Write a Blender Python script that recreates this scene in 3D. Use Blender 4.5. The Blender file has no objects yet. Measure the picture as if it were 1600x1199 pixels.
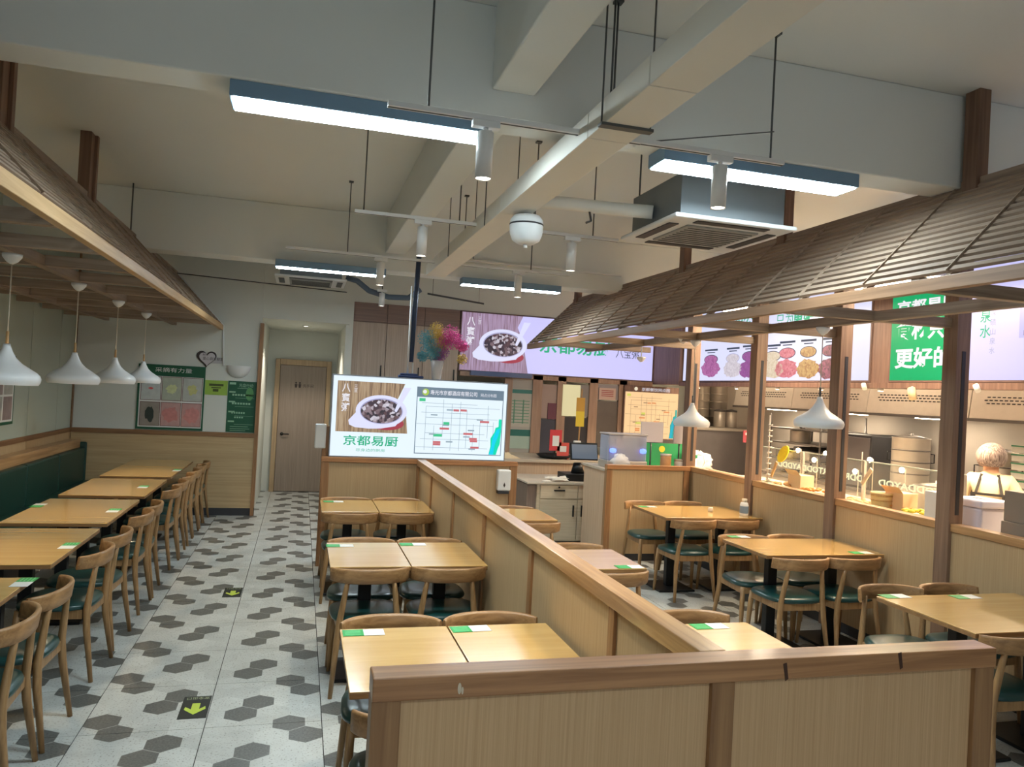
import bpy, bmesh, math, random
from mathutils import Vector, Matrix
random.seed(7)
SC = bpy.context.scene
COL = SC.collection
PI = math.pi

# ------------------------------------------------------------------ camera
CAMP = dict(f=1185.54678, pitch=.0118419114, roll=-.0531464149, yaw=-.269915447, H=1.84355427)
def rotm(rx, ry, rz):
    cy, sy = math.cos(rz), math.sin(rz); cp, sp = math.cos(rx), math.sin(rx); cr, sr = math.cos(ry), math.sin(ry)
    Y = Matrix(((cy, -sy, 0), (sy, cy, 0), (0, 0, 1))); P_ = Matrix(((1, 0, 0), (0, cp, -sp), (0, sp, cp)))
    Rl = Matrix(((cr, 0, sr), (0, 1, 0), (-sr, 0, cr)))
    return Y @ P_ @ Rl
CM = rotm(CAMP['pitch'], CAMP['roll'], CAMP['yaw'])
CO = Vector((0, 0, CAMP['H']))
cd = bpy.data.cameras.new('camera'); cam = bpy.data.objects.new('camera', cd); COL.objects.link(cam)
cd.sensor_width = 36; cd.sensor_fit = 'HORIZONTAL'; cd.lens = 36 * CAMP['f'] / 1600
cd.clip_start = .05; cd.clip_end = 100
right, fwd, up = CM.col[0], CM.col[1], CM.col[2]
m4 = Matrix(((right.x, up.x, -fwd.x, 0), (right.y, up.y, -fwd.y, 0), (right.z, up.z, -fwd.z, CO.z), (0, 0, 0, 1)))
cam.matrix_world = m4
SC.camera = cam

# ------------------------------------------------------------------ world, exposure
SC.view_settings.view_transform = 'Standard'; SC.view_settings.look = 'None'
SC.view_settings.exposure = 0.85; SC.view_settings.gamma = 1.0; SC.view_settings.use_curve_mapping = False
W = bpy.data.worlds.new('daylight'); SC.world = W; W.use_nodes = True
W.node_tree.nodes['Background'].inputs[0].default_value = (.86, .93, 1, 1)
W.node_tree.nodes['Background'].inputs[1].default_value = .5
LAMP_E = 42.0      # linear ceiling lamps
SPOT_W = 40.0      # track spots
KITCH_W = 80.0     # kitchen down lights
SIGN = .56         # backlit signs

# ------------------------------------------------------------------ helpers
def at(px, py, x=None, y=None, z=None):
    """point of a real plane (x=, y= or z=) that the survey photo shows at that pixel"""
    d = CM @ Vector(((px - 800) / CAMP['f'], 1, -(py - 599.5) / CAMP['f']))
    t = (x - CO.x) / d.x if x is not None else (y - CO.y) / d.y if y is not None else (z - CO.z) / d.z
    return CO + d * t

MATS = {}
def _n(nt, t, **kw):
    n = nt.nodes.new(t)
    for k, v in kw.items(): setattr(n, k, v)
    return n
def base_mat(name):
    m = bpy.data.materials.new(name); m.use_nodes = True
    return m, m.node_tree, m.node_tree.nodes['Principled BSDF']
def sr(r, g, b):
    f = lambda c: (c / 255 / 12.92) if c / 255 <= .04045 else ((c / 255 + .055) / 1.055) ** 2.4
    return (f(r), f(g), f(b), 1)
def mat(name, col, rough=.5, metal=0, var=.06, vs=6, bump=0, bs=40, emit=0, trans=0, coat=0, spec=.5):
    if name in MATS: return MATS[name]
    m, nt, b = base_mat(name)
    b.inputs['Roughness'].default_value = rough; b.inputs['Metallic'].default_value = metal
    b.inputs['Specular IOR Level'].default_value = spec
    if coat: b.inputs['Coat Weight'].default_value = coat; b.inputs['Coat Roughness'].default_value = .15
    tc = _n(nt, 'ShaderNodeTexCoord')
    if var:
        no = _n(nt, 'ShaderNodeTexNoise'); no.inputs['Scale'].default_value = vs; no.inputs['Detail'].default_value = 4
        nt.links.new(tc.outputs['Object'], no.inputs['Vector'])
        mx = _n(nt, 'ShaderNodeMix', data_type='RGBA')
        mx.inputs[6].default_value = tuple(max(0, c * (1 - var)) for c in col[:3]) + (1,)
        mx.inputs[7].default_value = tuple(min(1, c * (1 + var)) for c in col[:3]) + (1,)
        nt.links.new(no.outputs['Fac'], mx.inputs[0]); nt.links.new(mx.outputs[2], b.inputs['Base Color'])
        if emit: nt.links.new(mx.outputs[2], b.inputs['Emission Color'])
    else:
        b.inputs['Base Color'].default_value = col
    if emit:
        b.inputs['Emission Color'].default_value = col; b.inputs['Emission Strength'].default_value = emit
    if bump:
        n2 = _n(nt, 'ShaderNodeTexNoise'); n2.inputs['Scale'].default_value = bs; n2.inputs['Detail'].default_value = 3
        nt.links.new(tc.outputs['Object'], n2.inputs['Vector'])
        bp = _n(nt, 'ShaderNodeBump'); bp.inputs['Strength'].default_value = bump; bp.inputs['Distance'].default_value = .01
        nt.links.new(n2.outputs['Fac'], bp.inputs['Height']); nt.links.new(bp.outputs[0], b.inputs['Normal'])
    if trans:
        b.inputs['Transmission Weight'].default_value = trans
    MATS[name] = m
    return m
def wood(name, c1, c2, axis=2, scale=14, rough=.45, stretch=.045, coat=0, bump=.05, ramp=(.35, .68)):
    if name in MATS: return MATS[name]
    m, nt, b = base_mat(name)
    tc = _n(nt, 'ShaderNodeTexCoord'); mp = _n(nt, 'ShaderNodeMapping')
    s = [scale] * 3; s[axis] = scale * stretch; mp.inputs['Scale'].default_value = s
    no = _n(nt, 'ShaderNodeTexNoise'); no.inputs['Scale'].default_value = 1.6; no.inputs['Detail'].default_value = 5
    no.inputs['Roughness'].default_value = .6; no.inputs['Distortion'].default_value = .7
    rp = _n(nt, 'ShaderNodeValToRGB'); e = rp.color_ramp.elements
    e[0].position, e[1].position = ramp; e[0].color = c1; e[1].color = c2
    nt.links.new(tc.outputs['Object'], mp.inputs[0]); nt.links.new(mp.outputs[0], no.inputs['Vector'])
    nt.links.new(no.outputs['Fac'], rp.inputs[0]); nt.links.new(rp.outputs[0], b.inputs['Base Color'])
    b.inputs['Roughness'].default_value = rough
    if coat: b.inputs['Coat Weight'].default_value = coat; b.inputs['Coat Roughness'].default_value = .14
    bp = _n(nt, 'ShaderNodeBump'); bp.inputs['Strength'].default_value = bump; bp.inputs['Distance'].default_value = .004
    nt.links.new(no.outputs['Fac'], bp.inputs['Height']); nt.links.new(bp.outputs[0], b.inputs['Normal'])
    MATS[name] = m
    return m
def glow(name, col, s=1.0):
    """a backlit print, lamp diffuser, screen or self-glowing part: gives off light"""
    if name in MATS: return MATS[name]
    m, nt, b = base_mat(name)
    b.inputs['Base Color'].default_value = tuple(c * .12 for c in col[:3]) + (1,); b.inputs['Roughness'].default_value = .35
    b.inputs['Emission Color'].default_value = col; b.inputs['Emission Strength'].default_value = s
    MATS[name] = m
    return m
def glow_noise(name, cols, scale, s=1.0, kind='voronoi', vec=(1, 1, 1)):
    """backlit print with a fine printed pattern"""
    if name in MATS: return MATS[name]
    m, nt, b = base_mat(name)
    tc = _n(nt, 'ShaderNodeTexCoord'); mp = _n(nt, 'ShaderNodeMapping'); mp.inputs['Scale'].default_value = vec
    nt.links.new(tc.outputs['Object'], mp.inputs[0])
    if kind == 'voronoi':
        t = _n(nt, 'ShaderNodeTexVoronoi'); t.inputs['Scale'].default_value = scale; out = t.outputs['Color']
        sp = _n(nt, 'ShaderNodeSeparateColor'); nt.links.new(out, sp.inputs[0]); out = sp.outputs[0]
    else:
        t = _n(nt, 'ShaderNodeTexNoise'); t.inputs['Scale'].default_value = scale; t.inputs['Detail'].default_value = 4; out = t.outputs['Fac']
    nt.links.new(mp.outputs[0], t.inputs['Vector'])
    rp = _n(nt, 'ShaderNodeValToRGB'); e = rp.color_ramp.elements
    lo, hi = (.0, 1.) if kind == 'voronoi' else (.35, .65)
    while len(e) < len(cols): e.new(.5)
    for i, c in enumerate(cols): e[i].position = lo + (hi - lo) * i / (len(cols) - 1); e[i].color = c
    nt.links.new(out, rp.inputs[0]); nt.links.new(rp.outputs[0], b.inputs['Emission Color'])
    b.inputs['Base Color'].default_value = (.05, .05, .05, 1); b.inputs['Emission Strength'].default_value = s
    b.inputs['Roughness'].default_value = .35
    MATS[name] = m
    return m
def glass(name, col=(.95, .98, .97, 1), clear=.9, rough=.03):
    if name in MATS: return MATS[name]
    m, nt, b = base_mat(name)
    b.inputs['Base Color'].default_value = col; b.inputs['Roughness'].default_value = rough
    tr = _n(nt, 'ShaderNodeBsdfTransparent'); tr.inputs[0].default_value = col
    mx = _n(nt, 'ShaderNodeMixShader'); mx.inputs[0].default_value = clear
    nt.links.new(b.outputs[0], mx.inputs[1]); nt.links.new(tr.outputs[0], mx.inputs[2])
    nt.links.new(mx.outputs[0], nt.nodes['Material Output'].inputs[0])
    MATS[name] = m
    return m

class MB:
    """collects shapes; build() links them as one mesh object"""
    def __init__(s): s.v = []; s.f = []; s.sm = []
    def add(s, vs, fs, smooth=False):
        o = len(s.v); s.v += [Vector(p) for p in vs]
        for f in fs: s.f.append([i + o for i in f]); s.sm.append(smooth)
        return s
    def box(s, x0, x1, y0, y1, z0, z1):
        v = [(x, y, z) for x in (x0, x1) for y in (y0, y1) for z in (z0, z1)]
        return s.add(v, [(0, 1, 3, 2), (4, 6, 7, 5), (0, 4, 5, 1), (2, 3, 7, 6), (0, 2, 6, 4), (1, 5, 7, 3)])
    def bar(s, a, b, w, h, upv=(0, 0, 1)):
        a = Vector(a); b = Vector(b); d = (b - a).normalized(); u = Vector(upv)
        if abs(d.dot(u)) > .98: u = Vector((0, 1, 0))
        r = d.cross(u).normalized(); u = r.cross(d).normalized()
        v = [p + r * (w / 2 * i) + u * (h / 2 * j) for p in (a, b) for i in (-1, 1) for j in (-1, 1)]
        return s.add(v, [(0, 1, 3, 2), (4, 6, 7, 5), (0, 4, 5, 1), (2, 3, 7, 6), (0, 2, 6, 4), (1, 5, 7, 3)])
    def tube(s, pts, rad, n=10, caps=True):
        pts = [Vector(p) for p in pts]
        rad = rad if isinstance(rad, (list, tuple)) else [rad] * len(pts)
        vs = []; fs = []; pr = None
        for i, p in enumerate(pts):
            d = (pts[min(i + 1, len(pts) - 1)] - pts[max(i - 1, 0)]).normalized()
            if pr is None:
                u = Vector((0, 0, 1)) if abs(d.z) < .9 else Vector((1, 0, 0)); r = d.cross(u).normalized()
            else:
                r = (pr - d * pr.dot(d)).normalized()
            pr = r; q = d.cross(r).normalized()
            for k in range(n):
                a = 2 * PI * k / n; vs.append(p + r * (math.cos(a) * rad[i]) + q * (math.sin(a) * rad[i]))
        for i in range(len(pts) - 1):
            for k in range(n):
                k2 = (k + 1) % n; fs.append((i * n + k, i * n + k2, (i + 1) * n + k2, (i + 1) * n + k))
        s.add(vs, fs, True)
        if caps:
            o = len(s.v) - len(vs)
            s.f.append([o + k for k in range(n)][::-1]); s.sm.append(False)
            s.f.append([o + (len(pts) - 1) * n + k for k in range(n)]); s.sm.append(False)
        return s
    def lathe(s, prof, c=(0, 0, 0), n=28, smooth=True, caps=True):
        vs = []; fs = []; c = Vector(c)
        for r, z in prof:
            for k in range(n):
                a = 2 * PI * k / n; vs.append(c + Vector((r * math.cos(a), r * math.sin(a), z)))
        for i in range(len(prof) - 1):
            for k in range(n):
                k2 = (k + 1) % n; fs.append((i * n + k, i * n + k2, (i + 1) * n + k2, (i + 1) * n + k))
        s.add(vs, fs, smooth)
        o = len(s.v) - len(vs)
        if not caps: return s
        if prof[0][0] > 1e-5: s.f.append([o + k for k in range(n)][::-1]); s.sm.append(False)
        if prof[-1][0] > 1e-5: s.f.append([o + (len(prof) - 1) * n + k for k in range(n)]); s.sm.append(False)
        return s
    def prism(s, poly, org, ux, uy, depth):
        """flat outline in the plane (org, ux, uy) given a thickness along ux x uy"""
        org = Vector(org); ux = Vector(ux); uy = Vector(uy); nn = ux.cross(uy).normalized() * depth
        n = len(poly); a = [org + ux * p[0] + uy * p[1] for p in poly]
        vs = a + [p + nn for p in a]
        fs = [list(range(n))[::-1], list(range(n, 2 * n))] + [(i, (i + 1) % n, n + (i + 1) % n, n + i) for i in range(n)]
        return s.add(vs, fs)
    def build(s, name, m, parent=None, bevel=0, local=False, seg=2, sub=0):
        me = bpy.data.meshes.new(name)
        off = Vector((0, 0, 0))
        if parent is not None and not local:
            p = parent
            while p is not None: off += p.location; p = p.parent
        me.from_pydata([tuple(p - off) for p in s.v], [], s.f)
        for i, p in enumerate(me.polygons): p.use_smooth = s.sm[i]
        if m: me.materials.append(m)
        bm = bmesh.new(); bm.from_mesh(me); bmesh.ops.recalc_face_normals(bm, faces=bm.faces); bm.to_mesh(me); bm.free()
        o = bpy.data.objects.new(name, me); COL.objects.link(o)
        if parent is not None: o.parent = parent
        if bevel:
            b = o.modifiers.new('edge', 'BEVEL'); b.width = bevel; b.segments = seg; b.limit_method = 'ANGLE'; b.angle_limit = math.radians(50)
        if sub:
            b = o.modifiers.new('smooth', 'SUBSURF'); b.levels = sub; b.render_levels = sub
        return o
def ell(cx, cy, rx, ry, n=28, a0=0, a1=2 * PI):
    return [(cx + rx * math.cos(a0 + (a1 - a0) * i / n), cy + ry * math.sin(a0 + (a1 - a0) * i / n)) for i in range(n if abs(a1 - a0 - 2 * PI) < 1e-6 else n + 1)]
def thing(name, label, cat, loc=(0, 0, 0), rz=0, group=None):
    o = bpy.data.objects.new(name, None); COL.objects.link(o); o.empty_display_size = .1
    o.location = loc; o.rotation_euler = (0, 0, rz); o['label'] = label; o['category'] = cat
    if group: o['group'] = group
    return o
def tag(o, label, cat, group=None):
    o['label'] = label; o['category'] = cat
    if group: o['group'] = group
    return o
def struct(o):
    o['kind'] = 'structure'; return o
def sbox(name, m, *b, bevel=0): return struct(MB().box(*b).build(name, m, bevel=bevel))
def dup(root, loc, rz, label, group=None):
    r = root.copy(); COL.objects.link(r); r.location = loc; r.rotation_euler = (0, 0, rz); r['label'] = label
    if group: r['group'] = group
    for ch in list(root.children):
        c = ch.copy(); COL.objects.link(c); c.parent = r
        for g in ch.children:
            d = g.copy(); COL.objects.link(d); d.parent = c
    return r
def text(name, body, m, org, ux, uy, size, parent, width=None, bold=0, depth=.001, mirror=False):
    """flat lettering: org is the lower start point, ux reading direction, uy up"""
    c = bpy.data.curves.new('tmp', 'FONT'); c.body = body; c.size = 1; c.offset = bold; c.resolution_u = 2
    to = bpy.data.objects.new('tmp', c); COL.objects.link(to)
    dg = bpy.context.evaluated_depsgraph_get(); me0 = bpy.data.meshes.new_from_object(to.evaluated_get(dg))
    vs = [v.co.copy() for v in me0.vertices]; fs = [list(p.vertices) for p in me0.polygons]
    bpy.data.objects.remove(to); bpy.data.curves.remove(c); bpy.data.meshes.remove(me0)
    x0 = min(v.x for v in vs); x1 = max(v.x for v in vs); y0 = min(v.y for v in vs); y1 = max(v.y for v in vs)
    k = size / (y1 - y0); kx = width / (x1 - x0) if width else k
    ux = Vector(ux).normalized(); uy = Vector(uy).normalized(); nn = ux.cross(uy) * depth; org = Vector(org)
    mb = MB()
    pts = [org + ux * (((x1 - v.x) if mirror else (v.x - x0)) * kx) + uy * ((v.y - y0) * k) + nn for v in vs]
    mb.add(pts, fs)
    o = mb.build(name, m, parent)
    return o

# ------------------------------------------------------------------ materials
WALLW = mat('wall paint', sr(212, 214, 206), .75, var=.03, vs=2, bump=.03, bs=60)
CEIL = mat('ceiling paint', sr(222, 225, 222), .8, var=.025, vs=1.2, bump=.02, bs=30)
LEFTP = mat('pale green wall panel', sr(176, 184, 170), .5, var=.04, vs=2)
PINE_X = wood('pine rail x', sr(146, 98, 60), sr(190, 138, 92), 0, 16, .38, coat=.3)
PINE_Y = wood('pine rail y', sr(158, 116, 74), sr(198, 156, 108), 1, 16, .35, coat=.6)
PINE_Z = wood('pine post', sr(134, 94, 60), sr(172, 130, 88), 2, 16, .45)
LAM = wood('laminate panel', sr(178, 150, 112), sr(192, 166, 128), 2, 80, .5, stretch=.008, bump=.05)
LAMN = wood('laminate panel tan', sr(196, 156, 112), sr(212, 174, 130), 2, 90, .5, stretch=.008, bump=.08)
LAMX = wood('wainscot laminate', sr(176, 150, 110), sr(194, 168, 128), 0, 22, .45, stretch=.03)
TABLE = wood('table top laminate', sr(202, 160, 94), sr(216, 176, 108), 0, 9, .25, stretch=.06, coat=.9, bump=.0)
EDGE = wood('table edge', sr(132, 96, 58), sr(158, 118, 74), 0, 20, .45)
CHAIR = wood('chair ash wood', sr(138, 100, 62), sr(180, 138, 92), 0, 22, .4, stretch=.12)
CHLEG = wood('chair leg wood', sr(138, 104, 66), sr(176, 138, 94), 2, 26, .42, stretch=.06)
VINYL = mat('dark green vinyl', sr(20, 62, 60), .32, var=.1, bump=.02, bs=120, coat=.2)
BENCH = mat('bench green leather', sr(18, 58, 50), .4, var=.12, vs=3, bump=.04, bs=50)
BLACK = mat('black metal', sr(28, 30, 32), .4, .4, var=.05)
DARK = mat('dark grey', sr(50, 50, 54), .5, var=.05)
WHITE = mat('white lacquer', sr(225, 226, 226), .35, var=.02)
WPLAST = mat('white plastic', sr(218, 220, 220), .4, var=.02)
GREYM = mat('grey metal rod', sr(90, 92, 92), .4, .6, var=.05)
STEEL = mat('brushed steel', sr(196, 186, 174), .38, .45, var=.08, vs=12)
STEELD = mat('dark steel', sr(104, 98, 94), .4, .4, var=.15, vs=7)
CANOPY = wood('canopy timber', sr(124, 104, 88), sr(156, 136, 118), 1, 18, .55)
CANOPX = wood('canopy cross timber lit', sr(132, 112, 94), sr(166, 146, 126), 0, 18, .55)  # paler than the slats: light caught by battens is put into the colour
CANPALE = wood('canopy fascia pine', sr(176, 140, 96), sr(206, 172, 126), 1, 14, .5)
DGREEN = mat('dark green print', sr(16, 84, 56), .5, var=.06)
LIME = mat('lime print', sr(150, 184, 74), .5, var=.08, vs=14)
PAPER = mat('white print', sr(226, 226, 222), .5, var=.02)
INK = mat('dark print', sr(52, 40, 38), .6, var=.05)
CARDG = mat('green card', sr(30, 150, 70), .45, var=.05)

# ------------------------------------------------------------------ floor
def floor_material():
    m, nt, b = base_mat('hexagon print floor tile')
    L = nt.links
    geo = _n(nt, 'ShaderNodeNewGeometry'); sep = _n(nt, 'ShaderNodeSeparateXYZ'); L.new(geo.outputs['Position'], sep.inputs[0])
    def mth(op, a, b_=None, c=None):
        n = _n(nt, 'ShaderNodeMath', operation=op)
        for i, v in enumerate((a, b_, c)):
            if v is None: continue
            if isinstance(v, (int, float)): n.inputs[i].default_value = v
            else: L.new(v, n.inputs[i])
        return n.outputs[0]
    w = 1.2 / 7
    X = mth('ADD', sep.outputs[0], .9957 + 60); Y = mth('ADD', sep.outputs[1], -4.2612 + 60)
    def cell(ox, oy):
        cx = mth('MULTIPLY', mth('ROUND', mth('DIVIDE', mth('SUBTRACT', X, ox), w)), w); cx = mth('ADD', cx, ox)
        cy = mth('MULTIPLY', mth('ROUND', mth('DIVIDE', mth('SUBTRACT', Y, oy), .3)), .3); cy = mth('ADD', cy, oy)
        dx = mth('ABSOLUTE', mth('SUBTRACT', X, cx)); dy = mth('ABSOLUTE', mth('SUBTRACT', Y, cy))
        # pointy-top hexagon metric: max(dx, dx/2 + dy*sqrt3/2)
        h = mth('MAXIMUM', dx, mth('ADD', mth('MULTIPLY', dx, .5), mth('MULTIPLY', dy, .857)))
        return cx, cy, h
    ax, ay, ah = cell(0, 0); bx, by, bh = cell(w / 2, .15)
    pick = mth('LESS_THAN', bh, ah)
    def sel(a, b_): return mth('ADD', mth('MULTIPLY', a, mth('SUBTRACT', 1, pick)), mth('MULTIPLY', b_, pick))
    cx, cy, h = sel(ax, bx), sel(ay, by), mth('MINIMUM', ah, bh)
    mx_ = mth('MODULO', cx, 1.2); my_ = mth('MODULO', cy, .6)
    dark = None
    for hx, hy in ((1, 0), (6, 0), (.5, .15), (4.5, .15), (2, .3), (5, .3), (2.5, .45), (6.5, .45)):
        ex = mth('ABSOLUTE', mth('SUBTRACT', mx_, hx * w)); ey = mth('ABSOLUTE', mth('SUBTRACT', my_, hy))
        if hy == 0:
            ey = mth('MINIMUM', ey, mth('ABSOLUTE', mth('SUBTRACT', ey, .6)))
        t = mth('LESS_THAN', mth('ADD', ex, ey), .03)
        dark = t if dark is None else mth('MAXIMUM', dark, t)
    cmb = _n(nt, 'ShaderNodeCombineXYZ'); L.new(mth('ROUND', mth('MULTIPLY', cx, 100)), cmb.inputs[0]); L.new(mth('ROUND', mth('MULTIPLY', cy, 100)), cmb.inputs[1])
    wn = _n(nt, 'ShaderNodeTexWhiteNoise'); L.new(cmb.outputs[0], wn.inputs[0])
    sp = _n(nt, 'ShaderNodeTexNoise'); sp.inputs['Scale'].default_value = 90; sp.inputs['Detail'].default_value = 2; L.new(geo.outputs['Position'], sp.inputs['Vector'])
    sp2 = _n(nt, 'ShaderNodeTexNoise'); sp2.inputs['Scale'].default_value = 7; sp2.inputs['Detail'].default_value = 5; L.new(geo.outputs['Position'], sp2.inputs['Vector'])
    rl = _n(nt, 'ShaderNodeValToRGB'); e = rl.color_ramp.elements
    e[0].position = .28; e[0].color = sr(124, 122, 114); e[1].position = .42; e[1].color = sr(192, 195, 192)
    L.new(sp.outputs['Fac'], rl.inputs[0])
    tone = _n(nt, 'ShaderNodeMix', data_type='RGBA', blend_type='MULTIPLY'); tone.inputs[0].default_value = 1
    L.new(rl.outputs[0], tone.inputs[6])
    g = mth('ADD', mth('ADD', mth('MULTIPLY', wn.outputs[0], .16), .84), mth('MULTIPLY', mth('SUBTRACT', sp2.outputs['Fac'], .5), .35))
    cg = _n(nt, 'ShaderNodeCombineColor')
    for i in range(3): L.new(g, cg.inputs[i])
    L.new(cg.outputs[0], tone.inputs[7])
    rd = _n(nt, 'ShaderNodeValToRGB'); e = rd.color_ramp.elements
    e[0].position = .3; e[0].color = sr(80, 80, 78); e[1].position = .75; e[1].color = sr(112, 113, 110)
    L.new(sp.outputs['Fac'], rd.inputs[0])
    mx = _n(nt, 'ShaderNodeMix', data_type='RGBA'); L.new(dark, mx.inputs[0]); L.new(tone.outputs[2], mx.inputs[6]); L.new(rd.outputs[0], mx.inputs[7])
    ln = mth('GREATER_THAN', h, w / 2 - .0022)
    mx2 = _n(nt, 'ShaderNodeMix', data_type='RGBA'); L.new(mth('MULTIPLY', ln, mth('ADD', mth('MULTIPLY', dark, .6), .12)), mx2.inputs[0]); L.new(mx.outputs[2], mx2.inputs[6]); mx2.inputs[7].default_value = sr(190, 192, 188)
    L.new(mx2.outputs[2], b.inputs['Base Color'])
    b.inputs['Roughness'].default_value = .33
    return m
FLOORM = floor_material()
GROUT = mat('dark grout', sr(60, 60, 58), .8, var=.05)
fl = struct(MB().box(-3.0, 9.0, -4.5, 14.0, -.12, -.004).build('floor', GROUT))
tile_me = None
x0t, y0t = -.9957 - 1.8, 4.2612 - 2.4
for i in range(12):
    for j in range(19):
        cx, cy = x0t + .6 * i + .3, y0t + .6 * j + .3
        if tile_me is None:
            t0 = MB().box(-.2975, .2975, -.2984, .2984, -.004, 0).build('tile', FLOORM, fl); tile_me = t0.data
            t0.location = (cx, cy, 0)
        else:
            t = bpy.data.objects.new('tile', tile_me); COL.objects.link(t); t.parent = fl; t.location = (cx, cy, 0)
sf = MB().box(-3.0, 9.0, -4.5, y0t, -.004, 0).box(-3.0, x0t, y0t, 14, -.004, 0).box(x0t + 7.2, 9.0, y0t, 14, -.004, 0).box(x0t, x0t + 7.2, y0t + 11.4, 14, -.004, 0).build('tile_field', FLOORM, fl)

# ------------------------------------------------------------------ ceiling, beams, walls
CZ = 3.66
sbox('ceiling', CEIL, -3.0, 9.0, -4.5, 14.0, CZ, CZ + .15)
sbox('ceiling_beam', CEIL, -2.85, 8.0, 3.47, 3.69, 3.135, CZ, bevel=.008)
sbox('ceiling_beam', CEIL, -2.85, 8.0, 8.18, 8.48, 3.075, CZ, bevel=.008)
sbox('ceiling_beam', CEIL, -2.85, 8.0, -1.25, -1.0, 3.135, CZ, bevel=.008)
for a, b in ((-4.2, -1.25), (-1.0, 3.47), (3.69, 8.18)):
    sbox('ceiling_beam', CEIL, .785, .995, a, b, 3.262, CZ, bevel=.008)
    sbox('ceiling_beam', CEIL, 5.6, 5.85, a, b, 3.262, CZ, bevel=.008)
wl = sbox('wall_left', WALLW, -3.0, -2.82, -4.5, 14, 0, CZ)
sbox('wall_rear', WALLW, -3.0, 9, 13.2, 13.4, 0, CZ)
sbox('wall_back', WALLW, -2.82, -.56, 10.84, 10.96, 0, CZ)
sbox('wall_passage', WALLW, -.68, -.56, 10.96, 13.2, 0, CZ)
sbox('wall_lintel', WALLW, -.56, .6, 10.9, 11.0, 2.68, CZ)
sbox('ceiling_passage', WALLW, -.56, .6, 11.0, 13.2, 2.68, 2.78)
sbox('wall_cupboard', WALLW, .56, .66, 11.0, 13.2, 0, CZ)
sbox('wall_right', mat('kitchen wall', sr(206, 196, 184), .5, var=.03), 7.6, 7.8, -4.5, 13.2, 0, CZ)
# street side behind the viewer: piers and a lintel round an open shop window
sbox('wall_front', WALLW, -3.0, 8, -4.5, -4.3, 2.9, CZ)
sbox('wall_front', WALLW, -3.0, 8, -4.5, -4.3, 0, .5)
sbox('wall_front', WALLW, 5.2, 8, -4.5, -4.3, .5, 2.9)
# wainscot and panels on the left wall
TRIM = wood('wainscot rail', sr(116, 82, 52), sr(146, 108, 72), 1, 16, .5)
TRIMX = wood('wainscot rail x', sr(116, 82, 52), sr(146, 108, 72), 0, 16, .5)
for k, (a, b) in enumerate(((1.0, 3.4), (3.4, 5.6), (5.6, 7.6), (7.6, 9.2), (9.2, 10.2), (10.2, 10.84))):
    MB().box(-2.82, -2.805, a + .006, b - .006, 1.105, CZ).build('panel', LEFTP, wl)
    MB().box(-2.82, -2.80, a + .004, b - .004, .0, 1.05).build('panel', LAM, wl)
sbox('trim_1', TRIM, -2.82, -2.79, 0, 10.84, 1.05, 1.105)
wb = sbox('wall_wainscot', LAMX, -2.79, -.54, 10.79, 10.84, .1, 1.05)
sbox('baseboard_back', DARK, -2.79, -.53, 10.785, 10.84, 0, .1)
sbox('trim_2', TRIMX, -2.79, -.535, 10.775, 10.84, 1.05, 1.105)
sbox('trim_3', PINE_Z, -.58, -.535, 10.78, 10.96, 0, 2.6)
sbox('trim_4', TRIM, -2.82, -2.79, 10.78, 10.83, 1.105, CZ)

# rest room door at the end of the passage
d1 = thing('door_1', 'grey wooden door with small dark pictograms and a lever handle', 'door', (.0, 13.15, 0)); d1['kind'] = 'structure'
DOORM = wood('door laminate', sr(138, 122, 110), sr(156, 140, 126), 2, 40, .5, stretch=.02)
MB().box(-.35, .39, 13.11, 13.15, .01, 2.1).build('door_leaf', DOORM, d1, .004)
MB().box(-.43, -.355, 13.09, 13.2, 0, 2.2).box(.395, .47, 13.09, 13.2, 0, 2.2).box(-.355, .395, 13.09, 13.2, 2.105, 2.2).build('door_frame', wood('door frame wood', sr(166, 140, 108), sr(188, 162, 128), 2, 20, .5), d1, .004)
h = MB().lathe([(.0, 0), (.026, 0), (.026, .012), (0, .012)]); 
for v in h.v: v.x, v.y, v.z = v.x - .275, 13.11 - v.z, v.y + .96
h.tube([(-.275, 13.1, .96), (-.275, 13.06, .96), (-.16, 13.06, .96)], .009, 8).build('handle', BLACK, d1)
ic = MB()
for k in (-.09, -.03):
    ic.prism(ell(0, .075, .016, .016, 12), (k, 13.1095, 1.74), (1, 0, 0), (0, 0, 1), .001)
    ic.prism([(-.022, .055), (.022, .055), (.016, -.005), (-.016, -.005)], (k, 13.1095, 1.74), (1, 0, 0), (0, 0, 1), .001)
ic.build('pictogram', INK, d1)
text('lettering', '洗手间', INK, (.02, 13.1085, 1.742), (1, 0, 0), (0, 0, 1), .055, d1)
DLP = at(478, 509, z=2.68); DLX, DLY = DLP.x, DLP.y
dl = thing('downlight', 'small round recessed downlight above the rest room door', 'light', (DLX, DLY, 2.68))
MB().lathe([(.03, -.012), (.045, -.012), (.05, 0), (.03, 0)], (DLX, DLY, 2.68), caps=False).build('ring', WHITE, dl)
MB().lathe([(0.001, -.004), (.03, -.004), (.03, 0), (.001, 0)], (DLX, DLY, 2.68)).build('lens', glow('downlight lens', (1, .93, .82, 1), 25), dl)
def spot_light(name, loc, parent, w, col, ang=75, blend=.5, tilt=(0, 0), size=.03):
    l = bpy.data.lights.new(name, 'SPOT'); l.energy = w; l.color = col; l.spot_size = math.radians(ang); l.spot_blend = blend; l.shadow_soft_size = size
    o = bpy.data.objects.new(name, l); COL.objects.link(o); o.parent = parent
    off = Vector((0, 0, 0)); p = parent
    while p is not None: off += p.location; p = p.parent
    o.location = Vector(loc) - off; o.rotation_euler = (tilt[0], tilt[1], 0)
    return o
spot_light('beam', (DLX, DLY, 2.65), dl, 40, (1, .9, .76), 120)

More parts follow.
